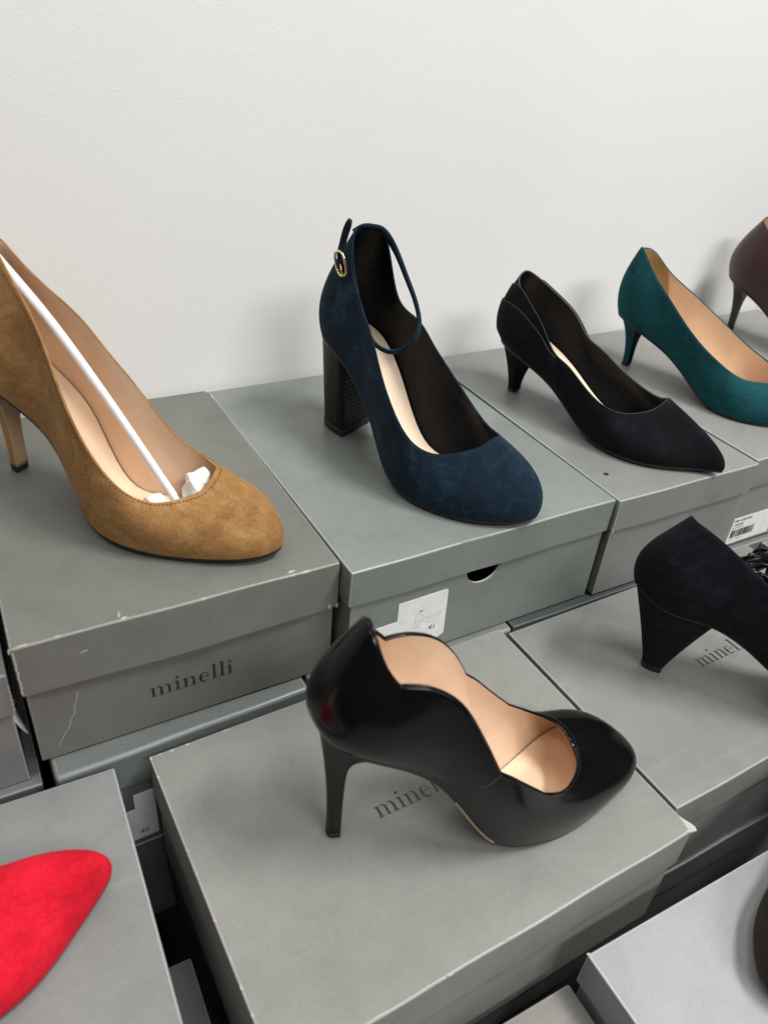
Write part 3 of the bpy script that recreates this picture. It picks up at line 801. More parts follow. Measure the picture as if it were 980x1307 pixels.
class Last:
    """outer surface of a pump: rib curves from the sole edge (v = 0) to the topline (v = 1)"""

    def __init__(self, spec, rib=None, mod=None, toe_k=1.0):
        self.spec = spec
        self.tt = np.array(spec['tt'])
        self.f = pspline(self.tt, spec['f'])
        self.t = pspline(self.tt, spec['t'])
        r = dict(RIB)
        if rib: r.update(rib)
        self.rib = {k: pspline(self.tt, sym(v)) for k, v in r.items()}
        self.mod = mod

    def k2s(self, k):
        return np.interp(np.asarray(k, float), np.arange(len(self.tt)), self.tt)

    def ribs(self, s):
        s = np.atleast_1d(np.asarray(s, float))
        P0, P3 = self.f(s), self.t(s)
        e = 1e-3
        d = self.f(s + e) - self.f(s - e)
        out = np.stack([d[:, 1], -d[:, 0], np.zeros(len(s))], 1)
        out /= np.linalg.norm(out, axis=1)[:, None] + 1e-12
        if self.mod: P3 = self.mod(s, P0, P3)
        R = {k: v(s)[:, None] for k, v in self.rib.items()}
        h = (P3[:, 2] - P0[:, 2])[:, None]
        up = np.array([[0, 0, 1.0]])
        P1 = P0 + out * R['o1'] + up * R['u1'] * h
        dp = P0 - P3; dp[:, 2] = 0
        P2 = P3 + dp * R['a2'] + out * R['o2'] - up * R['u2'] * h
        return P0, P1, P2, P3, out

    def at(self, s, v):
        """s, v arrays of equal length -> points"""
        P0, P1, P2, P3, out = self.ribs(s)
        v = np.asarray(v, float)[:, None]
        return P0 * (1 - v) ** 3 + 3 * P1 * v * (1 - v) ** 2 + 3 * P2 * v * v * (1 - v) + P3 * v ** 3

    def grid(self, S, V):
        g = np.zeros((len(S), len(V), 3))
        for j, v in enumerate(V): g[:, j] = self.at(S, np.full(len(S), v))
        return g

    def normal(self, s, v, e=2e-3):
        s = np.asarray(s, float); v = np.asarray(v, float)
        a = self.at(s + e, v) - self.at(s - e, v)
        v1, v0 = np.minimum(v + .01, 1), np.maximum(np.minimum(v, 1) - .01, 0)
        b = self.at(s, v1) - self.at(s, v0)
        n = np.cross(a, b)
        n /= np.linalg.norm(n, axis=1)[:, None] + 1e-12
        return n


def grid_faces(m, n, wrap=False, base=0):
    F = []
    for i in range(m if wrap else m - 1):
        j = (i + 1) % m
        for k in range(n - 1):
            F.append((base + i * n + k, base + j * n + k, base + j * n + k + 1, base + i * n + k + 1))
    return F


def build_upper(L, root, m_up, m_lin, m_rim=None, NS=224, NV=26, thick=0.0017):
    k = np.linspace(0, 22, NS, endpoint=False)
    # sample evenly in spline parameter, denser round heel and toe through the knots
    S = np.interp(k, np.arange(23), L.tt) * 0.5 + np.linspace(0, 1, NS, endpoint=False) * 0.5
    V = np.linspace(0, 1, NV)
    G = L.grid(S, V)
    NRM = np.zeros_like(G)
    for j, v in enumerate(V): NRM[:, j] = L.normal(S, np.full(NS, v))
    inner = G - NRM * thick
    top_o, top_i = G[:, -1], inner[:, -1]
    mid1 = top_o * .8 + top_i * .2
    mid2 = top_o * .3 + top_i * .7
    up_t = G[:, -1] - G[:, -2]
    up_t /= np.linalg.norm(up_t, axis=1)[:, None] + 1e-12
    Gv = np.concatenate([G, (mid1 + up_t * .0007)[:, None], (mid2 + up_t * .0007)[:, None], top_i[:, None]], 1)
    n2 = Gv.shape[1]
    F = grid_faces(NS, n2, True)
    mats = [m_up]
    midx = None
    if m_rim:
        mats.append(m_rim)
        midx = []
        for i in range(NS):
            for q in range(n2 - 1): midx.append(1 if q >= n2 - 4 else 0)
    o = mesh_obj('upper', Gv.reshape(-1, 3), F, mats, root, midx=midx)
    li = np.concatenate([inner[:, :-1], (top_i - up_t * .0001)[:, None]], 1)
    F2 = [f[::-1] for f in grid_faces(NS, NV, True)]
    l = mesh_obj('lining', li.reshape(-1, 3), F2, m_lin, root)
    return o, l


def build_insole(L, root, mat, M=60, K0=0.0, K1=11.0, lift=0.0032, inset=0.0022, name='insole', n=13):
    k = np.linspace(K0 + 0.02, K1 - 0.02, M)
    r, l = L.f(L.k2s(k)), L.f(L.k2s(22 - k))
    c = (r + l) / 2
    V = []
    for i in range(M):
        hw = np.linalg.norm(r[i, :2] - l[i, :2]) / 2
        q = max(0.05, 1 - inset / max(hw, 1e-4))
        for j in range(n):
            t = -1 + 2 * j / (n - 1)
            p = c[i] + (l[i] - c[i]) * t * q
            V.append((p[0], p[1], p[2] + lift + 0.0016 * t * t))
    return mesh_obj(name, V, [f for f in grid_faces(M, n)], mat, root)


def build_sole(L, root, mat, th, inset=0.0006, NS=160, bottom=None):
    """outsole: edge strip and underside"""
    k = np.linspace(0, 22, NS, endpoint=False)
    s = L.k2s(k)
    p = L.f(s)
    d = L.f(s + 1e-3) - L.f(s - 1e-3)
    out = np.stack([d[:, 1], -d[:, 0], 0 * d[:, 0]], 1)
    out /= np.linalg.norm(out, axis=1)[:, None] + 1e-12
    a = p - out * (inset + .0015); a[:, 2] += .0012
    b = p - out * inset; b[:, 2] -= .0001
    c = p - out * inset; c[:, 2] -= th * .75
    e = p - out * (inset + th * .3); e[:, 2] -= th
    V = np.stack([a, b, c, e], 1)
    F = grid_faces(NS, 4, True)
    V = list(V.reshape(-1, 3))
    # underside fan across right and left
    idx = [i * 4 + 3 for i in range(NS)]
    h = NS // 2
    for i in range(h):
        q = (idx[i], idx[i + 1], idx[(NS - i - 1) % NS], idx[(NS - i) % NS])
        q = tuple(dict.fromkeys(q))
        if len(q) >= 3: F.append(q)
    return fix_normals(mesh_obj('sole', V, F, mat, root))


def build_heel(L, root, mat, xcut, zb, db, wb, p_arc=2.0, p_br=3.5, p_w=2.5, hx=0.0, hy=0.0, cap=0.005, rows=22, grooves=0, m_breast=None, sq=1.0, capmat=None, skew=0.0, top_inset=.0012, m_cap_k=1.04):
    """lofted heel: the top follows the seat of the shoe back from xcut, the foot is a D of depth db and half width wb"""
    ss = np.linspace(0, L.tt[11], 200)
    xr = L.f(ss)[:, 0]
    sr = np.interp(xcut, xr, ss)
    sl_ = np.linspace(L.tt[11], 1, 200)[::-1]
    xl = L.f(sl_)[:, 0]
    sl = np.interp(xcut, xl, sl_)
    NA, NB = 34, 9
    sarc = np.concatenate([np.linspace(sr, 0, NA // 2, endpoint=False), np.linspace(1, sl, NA // 2)])
    top = L.f(sarc)
    d = L.f(sarc + 1e-3) - L.f(sarc - 1e-3)
    out = np.stack([d[:, 1], -d[:, 0], 0 * d[:, 0]], 1); out /= np.linalg.norm(out, axis=1)[:, None] + 1e-12
    top = top - out * top_inset
    top[:, 2] += 0.0008
    br = np.array([top[-1] + (top[0] - top[-1]) * t for t in np.linspace(0, 1, NB + 2)[1:-1]])
    th = np.linspace(-math.pi / 2, math.pi / 2, NA)
    e = 2.0 / (2.0 + sq)

    def sp(v): return np.sign(v) * np.abs(v) ** e
    barc = np.stack([hx + db / 2 - db * sp(np.cos(th)), hy + wb * sp(np.sin(th)), np.zeros(NA)], 1)
    bbr = np.array([barc[-1] + (barc[0] - barc[-1]) * t for t in np.linspace(0, 1, NB + 2)[1:-1]])
    for q, n_ in ((barc, NA), (bbr, NB)):
        q[:, 0] += skew * q[:, 1]
    T = np.vstack([top, br]); B = np.vstack([barc, bbr])
    n = len(T)
    isbr = np.arange(n) >= NA
    V = []
    for r in range(rows + 1):
        q = r / rows
        wa, wbr, ww = 1 - (1 - q) ** p_arc, 1 - (1 - q) ** p_br, 1 - (1 - q) ** p_w
        # breast influence fades smoothly round the corner
        corner = np.array([0.0] * n)
        for i in range(NA):
            corner[i] = max(0, 1 - min(i, NA - 1 - i) / 5.0) ** 1.5
        corner[isbr] = 1
        wx = wa * (1 - corner) + wbr * corner
        x = T[:, 0] * (1 - wx) + B[:, 0] * wx
        y = T[:, 1] * (1 - ww) + B[:, 1] * ww
        z = T[:, 2] * (1 - q) + zb * q
        P = np.stack([x, y, z], 1)
        V.append(P)
    if grooves:
        # stacked leather: a fine groove between the lifts
        rowsn = []
        for g in range(grooves):
            for t, ins in ((0.0, .00035), (.14, 0.0), (.86, 0.0)):
                q = (g + t) / grooves * rows
                i = min(int(q), rows - 1); a = q - i
                P = V[i] * (1 - a) + V[i + 1] * a
                c = P.mean(0)
                dd = P - c; dd[:, 2] = 0
                ln = np.linalg.norm(dd, axis=1)[:, None]
                P = P - dd / ln * ins
                rowsn.append(P)
        rowsn.append(V[-1])
        V = rowsn
    R = len(V)
    V = np.array(V)
    F, Fb = [], []
    for r in range(R - 1):
        for i in range(n):
            j = (i + 1) % n
            f = (r * n + i, r * n + j, (r + 1) * n + j, (r + 1) * n + i)
            (Fb if (m_breast and (i >= NA - 1)) else F).append(f)
    F.append(tuple((R - 1) * n + i for i in range(n)))
    vv = V.reshape(-1, 3)
    h = fix_normals(mesh_obj('heel', vv, F, mat, root))
    if m_breast:
        vb = vv.copy(); vb[:, 0] += 0.0006
        bo = mesh_obj('heel_breast', vb, Fb, m_breast, h)
        bmx = bmesh.new(); bmx.from_mesh(bo.data)
        bmesh.ops.delete(bmx, geom=[v for v in bmx.verts if not v.link_faces], context='VERTS')
        bmx.to_mesh(bo.data); bmx.free()
        sm = bo.modifiers.new('thickness', 'SOLIDIFY'); sm.thickness = 0.0012; sm.offset = 0
    if cap:
        Bc = B.copy(); c = Bc.mean(0)
        ring = (Bc - c) * m_cap_k + c
        Vc = []
        for z, k in ((zb + .0001, 1.0), (zb - .0006, 1.0), (0.0006, .98), (0.0, .93)):
            q = (ring - c) * k + c; q[:, 2] = z
            Vc.append(q)
        Vc = np.array(Vc).reshape(-1, 3)
        Fc = []
        for r in range(3):
            for i in range(n):
                j = (i + 1) % n
                Fc.append((r * n + i, r * n + j, (r + 1) * n + j, (r + 1) * n + i))
        Fc.append(tuple(3 * n + i for i in range(n))); Fc.append(tuple(range(n)))
        fix_normals(mesh_obj('heel_cap', Vc, Fc, capmat or M_BLACK, h))
    return h


def build_overlay(L, root, name, mat, fs, fv, th, MS=90, MV=16, edge=None, edge_r=0.0005, taper=None):
    """a second layer of leather lying on the upper: s = fs(a, b), v = fv(a, b) for a, b in 0..1"""
    A = np.linspace(0, 1, MS); B = np.linspace(0, 1, MV)
    outer = np.zeros((MS, MV, 3)); base = np.zeros((MS, MV, 3))
    for j, b in enumerate(B):
        s = fs(A, np.full(MS, b)); v = fv(A, np.full(MS, b))
        p = L.at(s, v); n = L.normal(s, v)
        tk = th * (taper(A, np.full(MS, b)) if taper else np.ones(MS))
        outer[:, j] = p + n * tk[:, None]
        base[:, j] = p - n * 0.0003
    V = list(outer.reshape(-1, 3))
    F = grid_faces(MS, MV)
    off = len(V)
    ringi = [(i, MV - 1) for i in range(MS)]
    rim = [i * MV + MV - 1 for i in range(MS)]
    sideA = [j for j in range(MV)]
    sideB = [(MS - 1) * MV + j for j in range(MV)]
    bo = base.reshape(-1, 3)
    for seq in (rim, sideA, sideB):
        st = len(V)
        V += [bo[q] for q in seq]
        for q in range(len(seq) - 1):
            F.append((seq[q], seq[q + 1], st + q + 1, st + q))
    o = fix_normals(mesh_obj(name, V, F, mat, root))
    o.data.polygons.foreach_set('use_smooth', [i < (MS - 1) * (MV - 1) for i in range(len(F))])
    if edge:
        tube('edge_piping', outer[:, -1], edge_r, edge, o, n=6)
    return o


def stitches(L, root, mat, s0, s1, v, pitch, ln, r, name='stitching', lift=0.0001):
    S = np.linspace(s0, s1, 500)
    P = L.at(S, np.full(500, v))
    d = np.concatenate([[0], np.cumsum(np.linalg.norm(np.diff(P, axis=0), axis=1))])
    V, F = [], []
    for q in np.arange(pitch, d[-1] - pitch, pitch):
        sa, sb = np.interp([q - ln / 2, q + ln / 2], d, S)
        a, b = L.at(np.array([sa, sb]), np.array([v, v]))
        nn = L.normal(np.array([(sa + sb) / 2]), np.array([v]))[0]
        w = np.cross(b - a, nn); w /= np.linalg.norm(w) + 1e-12
        i = len(V)
        a = a + nn * lift; b = b + nn * lift
        V += [a - w * r, a + w * r, a + nn * r, b - w * r, b + w * r, b + nn * r]
        F += [(i, i + 2, i + 5, i + 3), (i + 1, i + 4, i + 5, i + 2), (i, i + 1, i + 2), (i + 3, i + 5, i + 4)]
    o = mesh_obj(name, V, F, mat, root, smooth=False)
    o['kind'] = 'stuff'
    return o


def shoe(name_label, key, cat='shoe', name='pump', group='high heeled shoes displayed on the boxes'):
    X, Y, yaw, z = SHOES[key]['pose']
    return thing(name, name_label, cat, (X, Y, z), yaw, group)


BEIGE_LIN = leather('beige_lining', (0.74, 0.545, 0.390), 0.42, 0.0, 500, 0.08, 0.08, 0.10)
BEIGE_INS = leather('beige_insole', (0.80, 0.605, 0.425), 0.40, 0.0, 500, 0.06, 0.07, 0.05)
CREAM_INS = leather('cream_insole', (0.86, 0.68, 0.515), 0.45, 0.0, 500, 0.05, 0.05, 0.03)
BLACK_LIN = leather('black_lining', (0.0055, 0.0066, 0.0085), 0.40, 0.0, 500, 0.15, 0.15, 0.22, spec=0.13)

# ---- tan suede stiletto pump
M_TAN = suede('tan_suede', (0.200, 0.098, 0.032), (0.310, 0.165, 0.060), (0.405, 0.235, 0.098), 0.15, 1.3)
r = shoe('tan brown suede stiletto pump with white rod and tissue paper inside, on the worn box', 'tan')
L = Last(SHOES['tan'])
build_upper(L, r, M_TAN, BEIGE_LIN)
build_insole(L, r, BEIGE_INS)
build_sole(L, r, M_SOLE, 0.0042)
build_heel(L, r, M_TAN, 0.018, 0.0055, 0.0095, 0.0056, p_arc=1.9, p_br=6.0, p_w=4.2, m_breast=leather('beige_heel_leather', (0.50, 0.31, 0.17), 0.35), sq=1.2, capmat=M_BLACK)
stitches(L, r, plain('brown_thread', (0.055, 0.026, 0.010), 0.8), 0.02, 0.985, 0.955, 0.0028, 0.0016, 0.00032)
tan_root, tan_L = r, L

# ---- navy suede block heel with ankle strap
M_NAVY = suede('navy_suede', (0.0030, 0.0080, 0.0160), (0.0064, 0.0180, 0.0330), (0.0160, 0.0420, 0.0660), 0.16, 2.9)
r = shoe('navy blue suede round toe shoe with stacked block heel and buckled ankle strap', 'navy')
_t = SHOES['navy']['t']
for _k, _z in ((0, .1868), (1, .1865), (23 - 2, .1862), (2, .1740), (20, .1770)):
    _t[_k][2] = _z
for _k in (21, 20): _t[_k][0] += .003
L = Last(SHOES['navy'])
build_upper(L, r, M_NAVY, BLACK_LIN)
build_insole(L, r, CREAM_INS)
build_sole(L, r, M_SOLE, 0.0040)
M_STACK = leather('stacked_leather', (0.011, 0.0065, 0.005), 0.45, 0.0, 700, 0.15, 0.35, spec=0.25)
build_heel(L, r, M_STACK, 0.020, 0.0065, 0.034, 0.0205, p_arc=1.0, p_br=1.25, p_w=1.0, hx=0.001, sq=2.2, grooves=17, skew=-0.20, top_inset=.001)
stitches(L, r, plain('navy_thread', (0.012, 0.024, 0.040), 0.7), 0.06, 0.94, 0.965, 0.0024, 0.0014, 0.00020)
loop = [(0.0040, 0.0000, 0.1815), (0.0100, 0.0030, 0.1862), [0.0162, 0.0055, 0.1872], [0.0232, 0.012, 0.1845], [0.0339, 0.017, 0.1712], [0.0488, 0.018, 0.1523], [0.0644, 0.015, 0.1375], [0.0771, 0.009, 0.1245], [0.0803, 0.002, 0.1133], [0.0758, -0.006, 0.1038], [0.0674, -0.013, 0.1002], [0.0579, -0.018, 0.1028], [0.0500, -0.0205, 0.1092], [0.0410, -0.0215, 0.1234], [0.0300, -0.0220, 0.1420]]
pl = smooth_path(loop, 90)
rad = np.interp(np.arange(90), [0, 14, 40, 89], [.0085, .0076, .0055, .0048])
cen = pl.mean(0)
strap = tube('ankle_strap', pl, list(rad), M_NAVY, r, n=12, flat=0.36, up=np.array([(p - np.array([0.040, 0.0, 0.140])) / np.linalg.norm(p - np.array([0.040, 0.0, 0.140])) for p in pl]))
tail = smooth_path([(0.0185, -0.0262, 0.1600), (0.0165, -0.0285, 0.1690), (0.0165, -0.0270, 0.1770), (0.0190, -0.0262, 0.1880), (0.0232, -0.0255, 0.1985)], 20)
tube('strap_end', tail, [0.0036] * 16 + [.0035, .0033, .0028, .0020], M_NAVY, r, n=10, flat=0.35, up=(0.15, -1, 0))
bk = []
for i in range(40):
    a = 2 * math.pi * i / 40
    ca, sa = math.cos(a), math.sin(a)
    u = 0.0064 * np.sign(ca) * abs(ca) ** 0.75
    w = 0.0098 * np.sign(sa) * abs(sa) ** 0.75
    bk.append(np.array([0.0180, -0.0292, 0.1628]) + u * np.array([0.93, -0.05, 0.36]) + w * np.array([-0.36, -0.06, 0.93]))
buckle = tube('buckle', bk, 0.00108, M_GOLD, r, n=8, closed=True, up=(0.1, -1, 0))
pin0 = np.array([0.0180, -0.0292, 0.1628]) - 0.0098 * np.array([-0.36, -0.06, 0.93])
tube('prong', [pin0 + np.array([0, -.0004, 0]), pin0 + np.array([-.0012, -.0012, .0040]), pin0 + np.array([-.0030, -.0012, .0090])], [.0011, .0008, .0006], M_GOLD, buckle, n=8)
tube('strap_keeper', [np.array([0.0215, -0.0262, 0.1535]), np.array([0.0180, -0.0287, 0.1630]), np.array([0.0150, -0.0280, 0.1705])], [.0040, .0042, .0036], M_NAVY, r, n=10, flat=0.3, up=(0.1, -1, 0))

# ---- pointed black pump with petal layers at the heel
M_BLKSUEDE = suede('black_suede', (0.0020, 0.0022, 0.0032), (0.0042, 0.0048, 0.0072), (0.0095, 0.0108, 0.0155), 0.10, 4.4)
M_GREYEDGE = plain('grey_cut_edge', (0.032, 0.033, 0.040), 0.7)
r = shoe('pointed black suede pump with two petal layers at its heel and cream insole', 'bpump')


def petal_mod(s, P0, P3):
    q = np.minimum(s, 1 - s)
    x = P3[:, 0]
    dip = np.exp(-((x - 0.060) / 0.016) ** 2) * (q < 0.35)
    P = P3.copy()
    P[:, 2] -= 0.0065 * dip
    return P


_f = SHOES['bpump']['f']
for _k, _dx, _dz in ((9, .0005, 0), (13, .0005, 0), (10, .0020, .0006), (12, .0020, .0006), (11, .0030, .0006)):
    _f[_k][1] += {10: .0022, 11: .0030, 12: .0022, 9: .001, 13: .001}[_k]; _f[_k][0] += _dx; _f[_k][2] -= _dz
L = Last(SHOES['bpump'], mod=petal_mod, rib=FLATTOE)
build_upper(L, r, M_BLKSUEDE, BLACK_LIN, M_GREYEDGE)
build_insole(L, r, CREAM_INS)
build_sole(L, r, M_SOLE, 0.0042)
build_heel(L, r, M_BLKSUEDE, 0.018, 0.0030, 0.0105, 0.0062, p_arc=1.25, p_br=2.0, p_w=1.7, sq=0.8, cap=0.003)
ss_ = np.linspace(0, L.tt[11], 300)
sj = float(np.interp(0.062, L.t(ss_)[:, 0], ss_))
for nm, v0, v1, th in (('petal_layer', .74, 1.0, .0013), ('petal_layer', .50, .95, .0027)):
    def fs(a, b, sj=sj): return ((a * 2 - 1) * sj) % 1.0
    def fv(a, b, v0=v0, v1=v1):
        q = np.abs(a * 2 - 1)
        top = v0 + (v1 - v0) * q ** 2.5 + (0.30 if v0 > .7 else 0.24) * np.sin(np.pi * np.clip(q, 0, 1))
        top = np.where(a < 0.5, np.minimum(top, 1.0), top)
        return top * b
    def tp(a, b):
        q = np.abs(a * 2 - 1)
        return np.clip((1 - q) / .10, 0.02, 1) * np.clip(b / .25, 0.02, 1)
    build_overlay(L, r, nm, M_BLKSUEDE, fs, fv, th, MS=120, MV=18, edge=M_GREYEDGE, edge_r=.00030, taper=tp)

# ---- teal pump
M_TEAL = suede('teal_suede', (0.0040, 0.044, 0.053), (0.0062, 0.063, 0.074), (0.0100, 0.086, 0.099), 0.18, 6.1)
r = shoe('teal green suede pump with short thin heel and beige lining', 'teal')
L = Last(SHOES['teal'])
build_upper(L, r, M_TEAL, BEIGE_LIN)
build_insole(L, r, BEIGE_INS)
build_sole(L, r, M_SOLE, 0.0036)
build_heel(L, r, M_TEAL, 0.012, 0.0035, 0.0080, 0.0048, p_arc=2.1, p_br=4.5, p_w=4.0, sq=0.6, cap=0.0035, m_breast=M_BLKSUEDE)
M_GRIP = suede('straw_heel_grip', (0.36, 0.25, 0.11), (0.42, 0.30, 0.14), (0.48, 0.35, 0.17), 0.1, 2.0)


def grip_pts():
    S = np.linspace(-L.tt[3], L.tt[3], 50) % 1.0
    V = np.linspace(0.30, 0.985, 12)
    P = np.zeros((50, 12, 3))
    for j, v in enumerate(V):
        P[:, j] = L.at(S, np.full(50, v)) - L.normal(S, np.full(50, v)) * 0.0023
    return P.reshape(-1, 3)


mesh_obj('heel_grip', grip_pts(), [f[::-1] for f in grid_faces(50, 12)], M_GRIP, r)
stitches(L, r, plain('teal_thread', (0.010, 0.050, 0.055), 0.7), 0.03, 0.97, 0.965, 0.0026, 0.0015, 0.00022)

# ---- burgundy leather pump at the right edge
r = shoe('dark burgundy leather pump with thin heel, cut by the right edge', 'burg')
L = Last(SHOES['burg'])
M_BURG = leather('burgundy_leather', (0.040, 0.013, 0.017), 0.40, 0.10, 700, 0.10, 0.15)
build_upper(L, r, M_BURG, BEIGE_LIN)
build_insole(L, r, BEIGE_INS)
build_sole(L, r, M_SOLE, 0.0036)
build_heel(L, r, leather('blackish_heel_leather', (0.014, 0.010, 0.011), 0.38, 0.1), 0.016, 0.0045, 0.0074, 0.0044, p_arc=2.0, p_br=7.0, p_w=5.0, sq=0.6)

# ---- black leather pump with scalloped topline (front)
M_BLKLEA = leather('black_leather', (0.0036, 0.0036, 0.0040), 0.18, 0.0, 620, 0.06, 0.10, 0.025, spec=0.22)
r = shoe('black leather stiletto pump with scalloped topline and beige lining on front box', 'front')


def scallop_mod(s, P0, P3):
    P = P3.copy()
    x = P3[:, 0]
    right = s < 0.5
    c0 = np.where(right, 0.0245, 0.0290); c1 = np.where(right, 0.0860, 0.0860)
    u = np.clip((x - c0) / (c1 - c0), 0, 1)
    P[:, 2] += np.where(right, 0.0072, 0.0078) * np.sin(np.pi * u) ** 0.7 * ((x > c0) & (x < c1))
    u0 = np.clip(1 - np.abs(x - c0) / 0.016, 0, 1)
    P[:, 2] -= 0.0035 * u0 ** 1.6 * (x <= c0 + .016)
    u2 = np.clip((x - c1) / 0.034, 0, 1)
    P[:, 2] += 0.0034 * np.sin(np.pi * u2) ** 0.8
    u1 = np.clip(1 - np.abs(x - c1) / 0.010, 0, 1)
    P[:, 2] -= 0.0020 * u1 ** 1.5
    return P


_f = SHOES['front']['f']
for _k in range(8, 15): _f[_k][0] += [.001, .002, .0035, .004, .0035, .002, .001][_k - 8]
for _k, _d in ((12, .0120), (13, .0105), (14, .0065), (15, .002), (10, .002), (11, .0075)): _f[_k][1] += _d
L = Last(SHOES['front'], mod=scallop_mod, rib=dict(o1=[.0105, .0105, .0095, .0075, .006, .006, .006, .006, .0058, .0055, .0052, .005]))
build_upper(L, r, M_BLKLEA, BEIGE_LIN, NS=320)
build_insole(L, r, BEIGE_INS)
build_sole(L, r, M_SOLE, 0.0038)
build_heel(L, r, leather('matt_black_heel', (0.0055, 0.0055, 0.0060), 0.42, 0.0, spec=0.35), 0.021, 0.0050, 0.0085, 0.0054, p_arc=2.0, p_br=11.0, p_w=5.0, hx=0.0, sq=1.2)
ss_ = np.linspace(0, L.tt[11], 400)
sjr = float(np.interp(0.0860, L.t(ss_)[:, 0], ss_))
sl_ = np.linspace(L.tt[11], 1, 400)[::-1]
sjl = float(np.interp(0.0860, L.t(sl_)[:, 0], sl_)) - 1.0
sbr = float(np.interp(0.040, L.f(ss_)[:, 0], ss_))
sbl = float(np.interp(0.040, L.f(sl_)[:, 0], sl_)) - 1.0


def qs(a, b):
    e = np.clip((b - 0.0) / 1.0, 0, 1) ** 0.55
    hi = sbr + (sjr - sbr) * e
    lo = sbl + (sjl - sbl) * e
    return (lo + (hi - lo) * a) % 1.0


build_overlay(L, r, 'quarter_panel', M_BLKLEA, qs, lambda a, b: b * 1.0, 0.0016, MS=200, MV=30, taper=lambda a, b: np.clip(b / .12, 0.02, 1))
for sgn, sb_, sj_ in ((1, sbr, sjr), (-1, sbl, sjl)):
    b_ = np.linspace(0.04, 1, 40)
    s_ = (sb_ + (sj_ - sb_) * b_ ** 0.55) % 1.0
    P = L.at(s_, b_) + L.normal(s_, b_) * 0.0004
    tube('seam', P, 0.00055, M_SOLE, r, n=6)

stitches(L, r, plain('black_thread', (0.022, 0.022, 0.023), 0.6), 0.02, 0.98, 0.975, 0.0022, 0.0014, 0.00018, lift=0.0012)
# pale raw edge of the sole showing along the arch
kk = np.linspace(float(np.interp(0.070, L.f(ss_)[:, 0], ss_)), float(np.interp(0.098, L.f(ss_)[:, 0], ss_)), 30)
P = L.f(kk); P[:, 2] -= 0.0016
tube('sole_edge', P, 0.0008, plain('raw_sole_edge', (0.30, 0.23, 0.15), 0.6), r, n=6)

# ---- black suede pump with flared heel and bow
r = shoe('black suede shoe with wide flared heel and crumpled bow at right edge', 'flared')
M_INKSUEDE = suede('ink_suede', (0.0028, 0.0030, 0.0048), (0.0066, 0.0074, 0.0115), (0.0150, 0.0170, 0.0250), 0.12, 7.7)
_f = SHOES['flared']['f']
for _k, _d in ((0, .014), (1, .014), (21, .014), (2, .0125), (20, .0125), (3, .008), (19, .008), (4, .003), (18, .003)): _f[_k][0] -= _d
_t = SHOES['flared']['t']
for _k in range(12, 22):
    _t[_k][1] -= 0.022 * min(1, (22 - _k) / 3.0); _t[_k][2] -= 0.026 * min(1, (22 - _k) / 2.0)
L = Last(SHOES['flared'])
build_upper(L, r, M_INKSUEDE, BLACK_LIN)
build_insole(L, r, BLACK_LIN)
build_sole(L, r, M_SOLE, 0.0030, inset=0.0016)
build_heel(L, r, M_INKSUEDE, 0.030, 0.0060, 0.0165, 0.0085, p_arc=1.1, p_br=1.05, p_w=1.3, hx=0.001, sq=0.5, cap=0.006, m_cap_k=0.99)
M_SATIN = leather('black_satin', (0.010, 0.010, 0.011), 0.30, 0.1, 500, 0.2, 0.2, 0.3)
random.seed(5)
bow = None
for k in range(7):
    a0 = k * 0.9
    c = np.array([0.051 + 0.008 * math.cos(a0), 0.004 + 0.010 * math.sin(a0 * 1.3), 0.1180 + 0.005 * math.sin(a0)])
    pts = []
    for i in range(9):
        a = 2 * math.pi * i / 9
        rr_ = 0.0085 * (1 + random.uniform(-.3, .3))
        pts.append(c + np.array([rr_ * math.cos(a) * 1.1, rr_ * math.sin(a) * (0.6 + .3 * math.sin(a0)), rr_ * math.sin(a + a0) * 0.9]))
    pts.append(pts[0])
    q = smooth_path(pts, 46)
    if bow is None:
        bow = thing('bow', None, None)
        bow.parent = r
    tube('loop', q, [0.0034 + 0.0012 * math.sin(i * .6 + k) for i in range(46)], M_SATIN, bow, n=8, flat=0.16, up=(math.sin(k), math.cos(k * 1.7), .4))

# ---- red pointed shoe, only its toe in view
SHOES['red'] = dict(SHOES['bpump']); SHOES['red']['pose'] = [-0.3195, -0.4420, 0.10, -0.110]
SHOES['red']['f'] = [[q[0], q[1] + {9: -.0035, 10: -.005, 12: .005, 13: .0035, 8: -.001, 14: .001}.get(i, 0), q[2]] for i, q in enumerate(SHOES['bpump']['f'])]
SHOES['red']['t'] = [[q[0] - max(0, q[0]) * 0.13, q[1], q[2] + .004] for q in SHOES['bpump']['t']]
M_RED = suede('red_suede', (0.46, 0.0050, 0.017), (0.62, 0.0085, 0.027), (0.71, 0.013, 0.038), 0.06, 9.2)
r = shoe('bright red suede pump, only its pointed toe in view at the left edge', 'red')
L = Last(SHOES['red'])
build_upper(L, r, M_RED, BEIGE_LIN)
build_insole(L, r, BEIGE_INS)
build_sole(L, r, leather('red_brown_sole', (0.16, 0.05, 0.04), 0.4), 0.0042)
build_heel(L, r, M_RED, 0.018, 0.0030, 0.0105, 0.0062, p_arc=1.25, p_br=2.0, p_w=1.7, sq=0.8, cap=0.003)

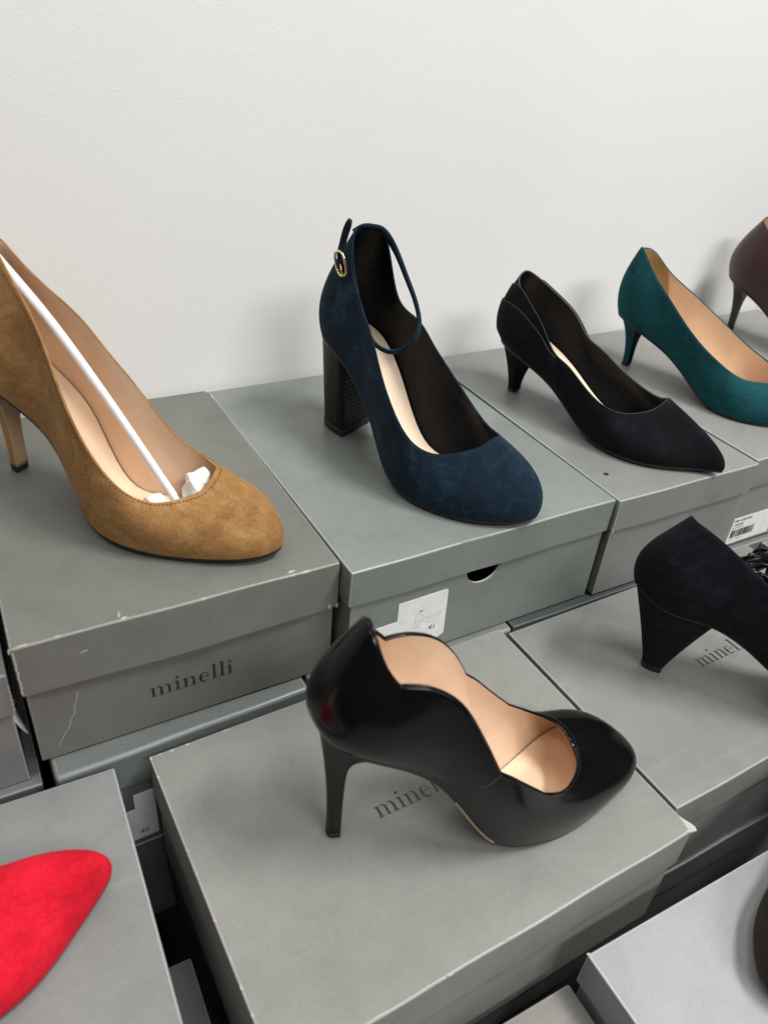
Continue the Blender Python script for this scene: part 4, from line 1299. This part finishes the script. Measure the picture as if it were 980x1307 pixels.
# ---- dark brown shoe in the lower right corner, toe towards the picture
SHOES['brown'] = dict(SHOES['navy']); SHOES['brown']['pose'] = [0.4795, -0.6535, 3.0020, -0.150]
M_BROWN = suede('dark_brown_suede', (0.028, 0.021, 0.017), (0.040, 0.031, 0.025), (0.054, 0.043, 0.035), 0.12, 3.1)
r = shoe('dark brown suede round toe in the lower right corner, blurred, on the pale box', 'brown')
L = Last(SHOES['brown'])
build_upper(L, r, M_BROWN, BLACK_LIN)
build_insole(L, r, BLACK_LIN)
build_sole(L, r, M_SOLE, 0.0042)
build_heel(L, r, M_BROWN, 0.030, 0.0055, 0.0200, 0.0130, p_arc=1.2, p_br=2.0, p_w=1.6, sq=1.2)

# ------------------------------------------------------------------ what lies in the tan pump
TX, TY, TYAW, TZ = SHOES['tan']['pose']
M_ROD = plain('white_plastic', (0.70, 0.71, 0.745), 0.32)
rod = thing('shoe_stretcher', 'long white plastic shoe stretcher rod springing from heel to toe of the tan pump', 'shoe stretcher', (TX, TY, TZ), TYAW)
pth = smooth_path([(0.0160, 0.001, 0.1805), (0.0610, 0.001, 0.1415), (0.1050, 0.001, 0.0930), (0.1600, 0.000, 0.0275), (0.1720, 0.000, 0.0140)], 40)
tube('rod', pth, list(np.interp(np.arange(40), [0, 6, 39], [.0040, .0036, .0029])), M_ROD, rod, n=12)
tube('end_plate', [(0.0125, 0.001, 0.1835), (0.0145, 0.001, 0.1820), (0.0162, 0.001, 0.1803)], [.0075, .0080, .0045], M_ROD, rod, n=16)


def crumple(name, label, centres, seed):
    rs = np.random.default_rng(seed)
    bm = bmesh.new()
    for (c, rad) in centres:
        g = bmesh.ops.create_icosphere(bm, subdivisions=5, radius=1.0)
        dirs = rs.normal(size=(16, 3)); dirs /= np.linalg.norm(dirs, axis=1)[:, None]
        amp = rs.uniform(-.30, .30, 16); fr = rs.uniform(2.0, 8.5, 16); ph = rs.uniform(0, 6, 16)
        for v in g['verts']:
            p = np.array(v.co)
            ang = math.atan2(p[1], p[2])
            k = 1 - 0.17 * abs(math.sin(2.5 * ang + 1.6 * p[0] + ph[0])) ** 0.6 - 0.10 * abs(math.sin(4.3 * ang - 2.4 * p[0] + ph[1])) ** 0.5
            k += sum(a_ * math.sin(f_ * float(p @ d_) + q_) for a_, f_, d_, q_ in zip(amp[:6], fr, dirs, ph)) * 0.16
            v.co = Vector((c[0] + p[0] * rad[0] * k, c[1] + p[1] * rad[1] * k, c[2] + p[2] * rad[2] * k))
    o = bm_obj(name, bm, M_TISSUE, None, smooth=True)
    o.location = (TX, TY, TZ); o.rotation_euler = (0, 0, TYAW)
    return tag(o, label, 'tissue paper')


mt, nt, bs = new_mat('tissue')
bs.inputs['Base Color'].default_value = (0.82, 0.80, 0.74, 1)
bs.inputs['Roughness'].default_value = 0.8
bs.inputs['Subsurface Weight'].default_value = 0.15
bs.inputs['Subsurface Radius'].default_value = (0.01, 0.01, 0.01)
bump(nt, bs, noise(nt, obj_coord(nt), 260, 4, 0.6, 2.0), 0.5, 0.001)
M_TISSUE = mt
crumple('tissue_paper', 'crumpled white tissue paper stuffed into the toe of the tan pump', [((0.1740, 0.012, 0.0330), (0.0155, 0.0165, 0.0185)), ((0.1570, -0.0180, 0.0265), (0.0150, 0.0115, 0.0135)), ((0.186, -0.002, 0.0225), (0.012, 0.020, 0.0105))], 3)
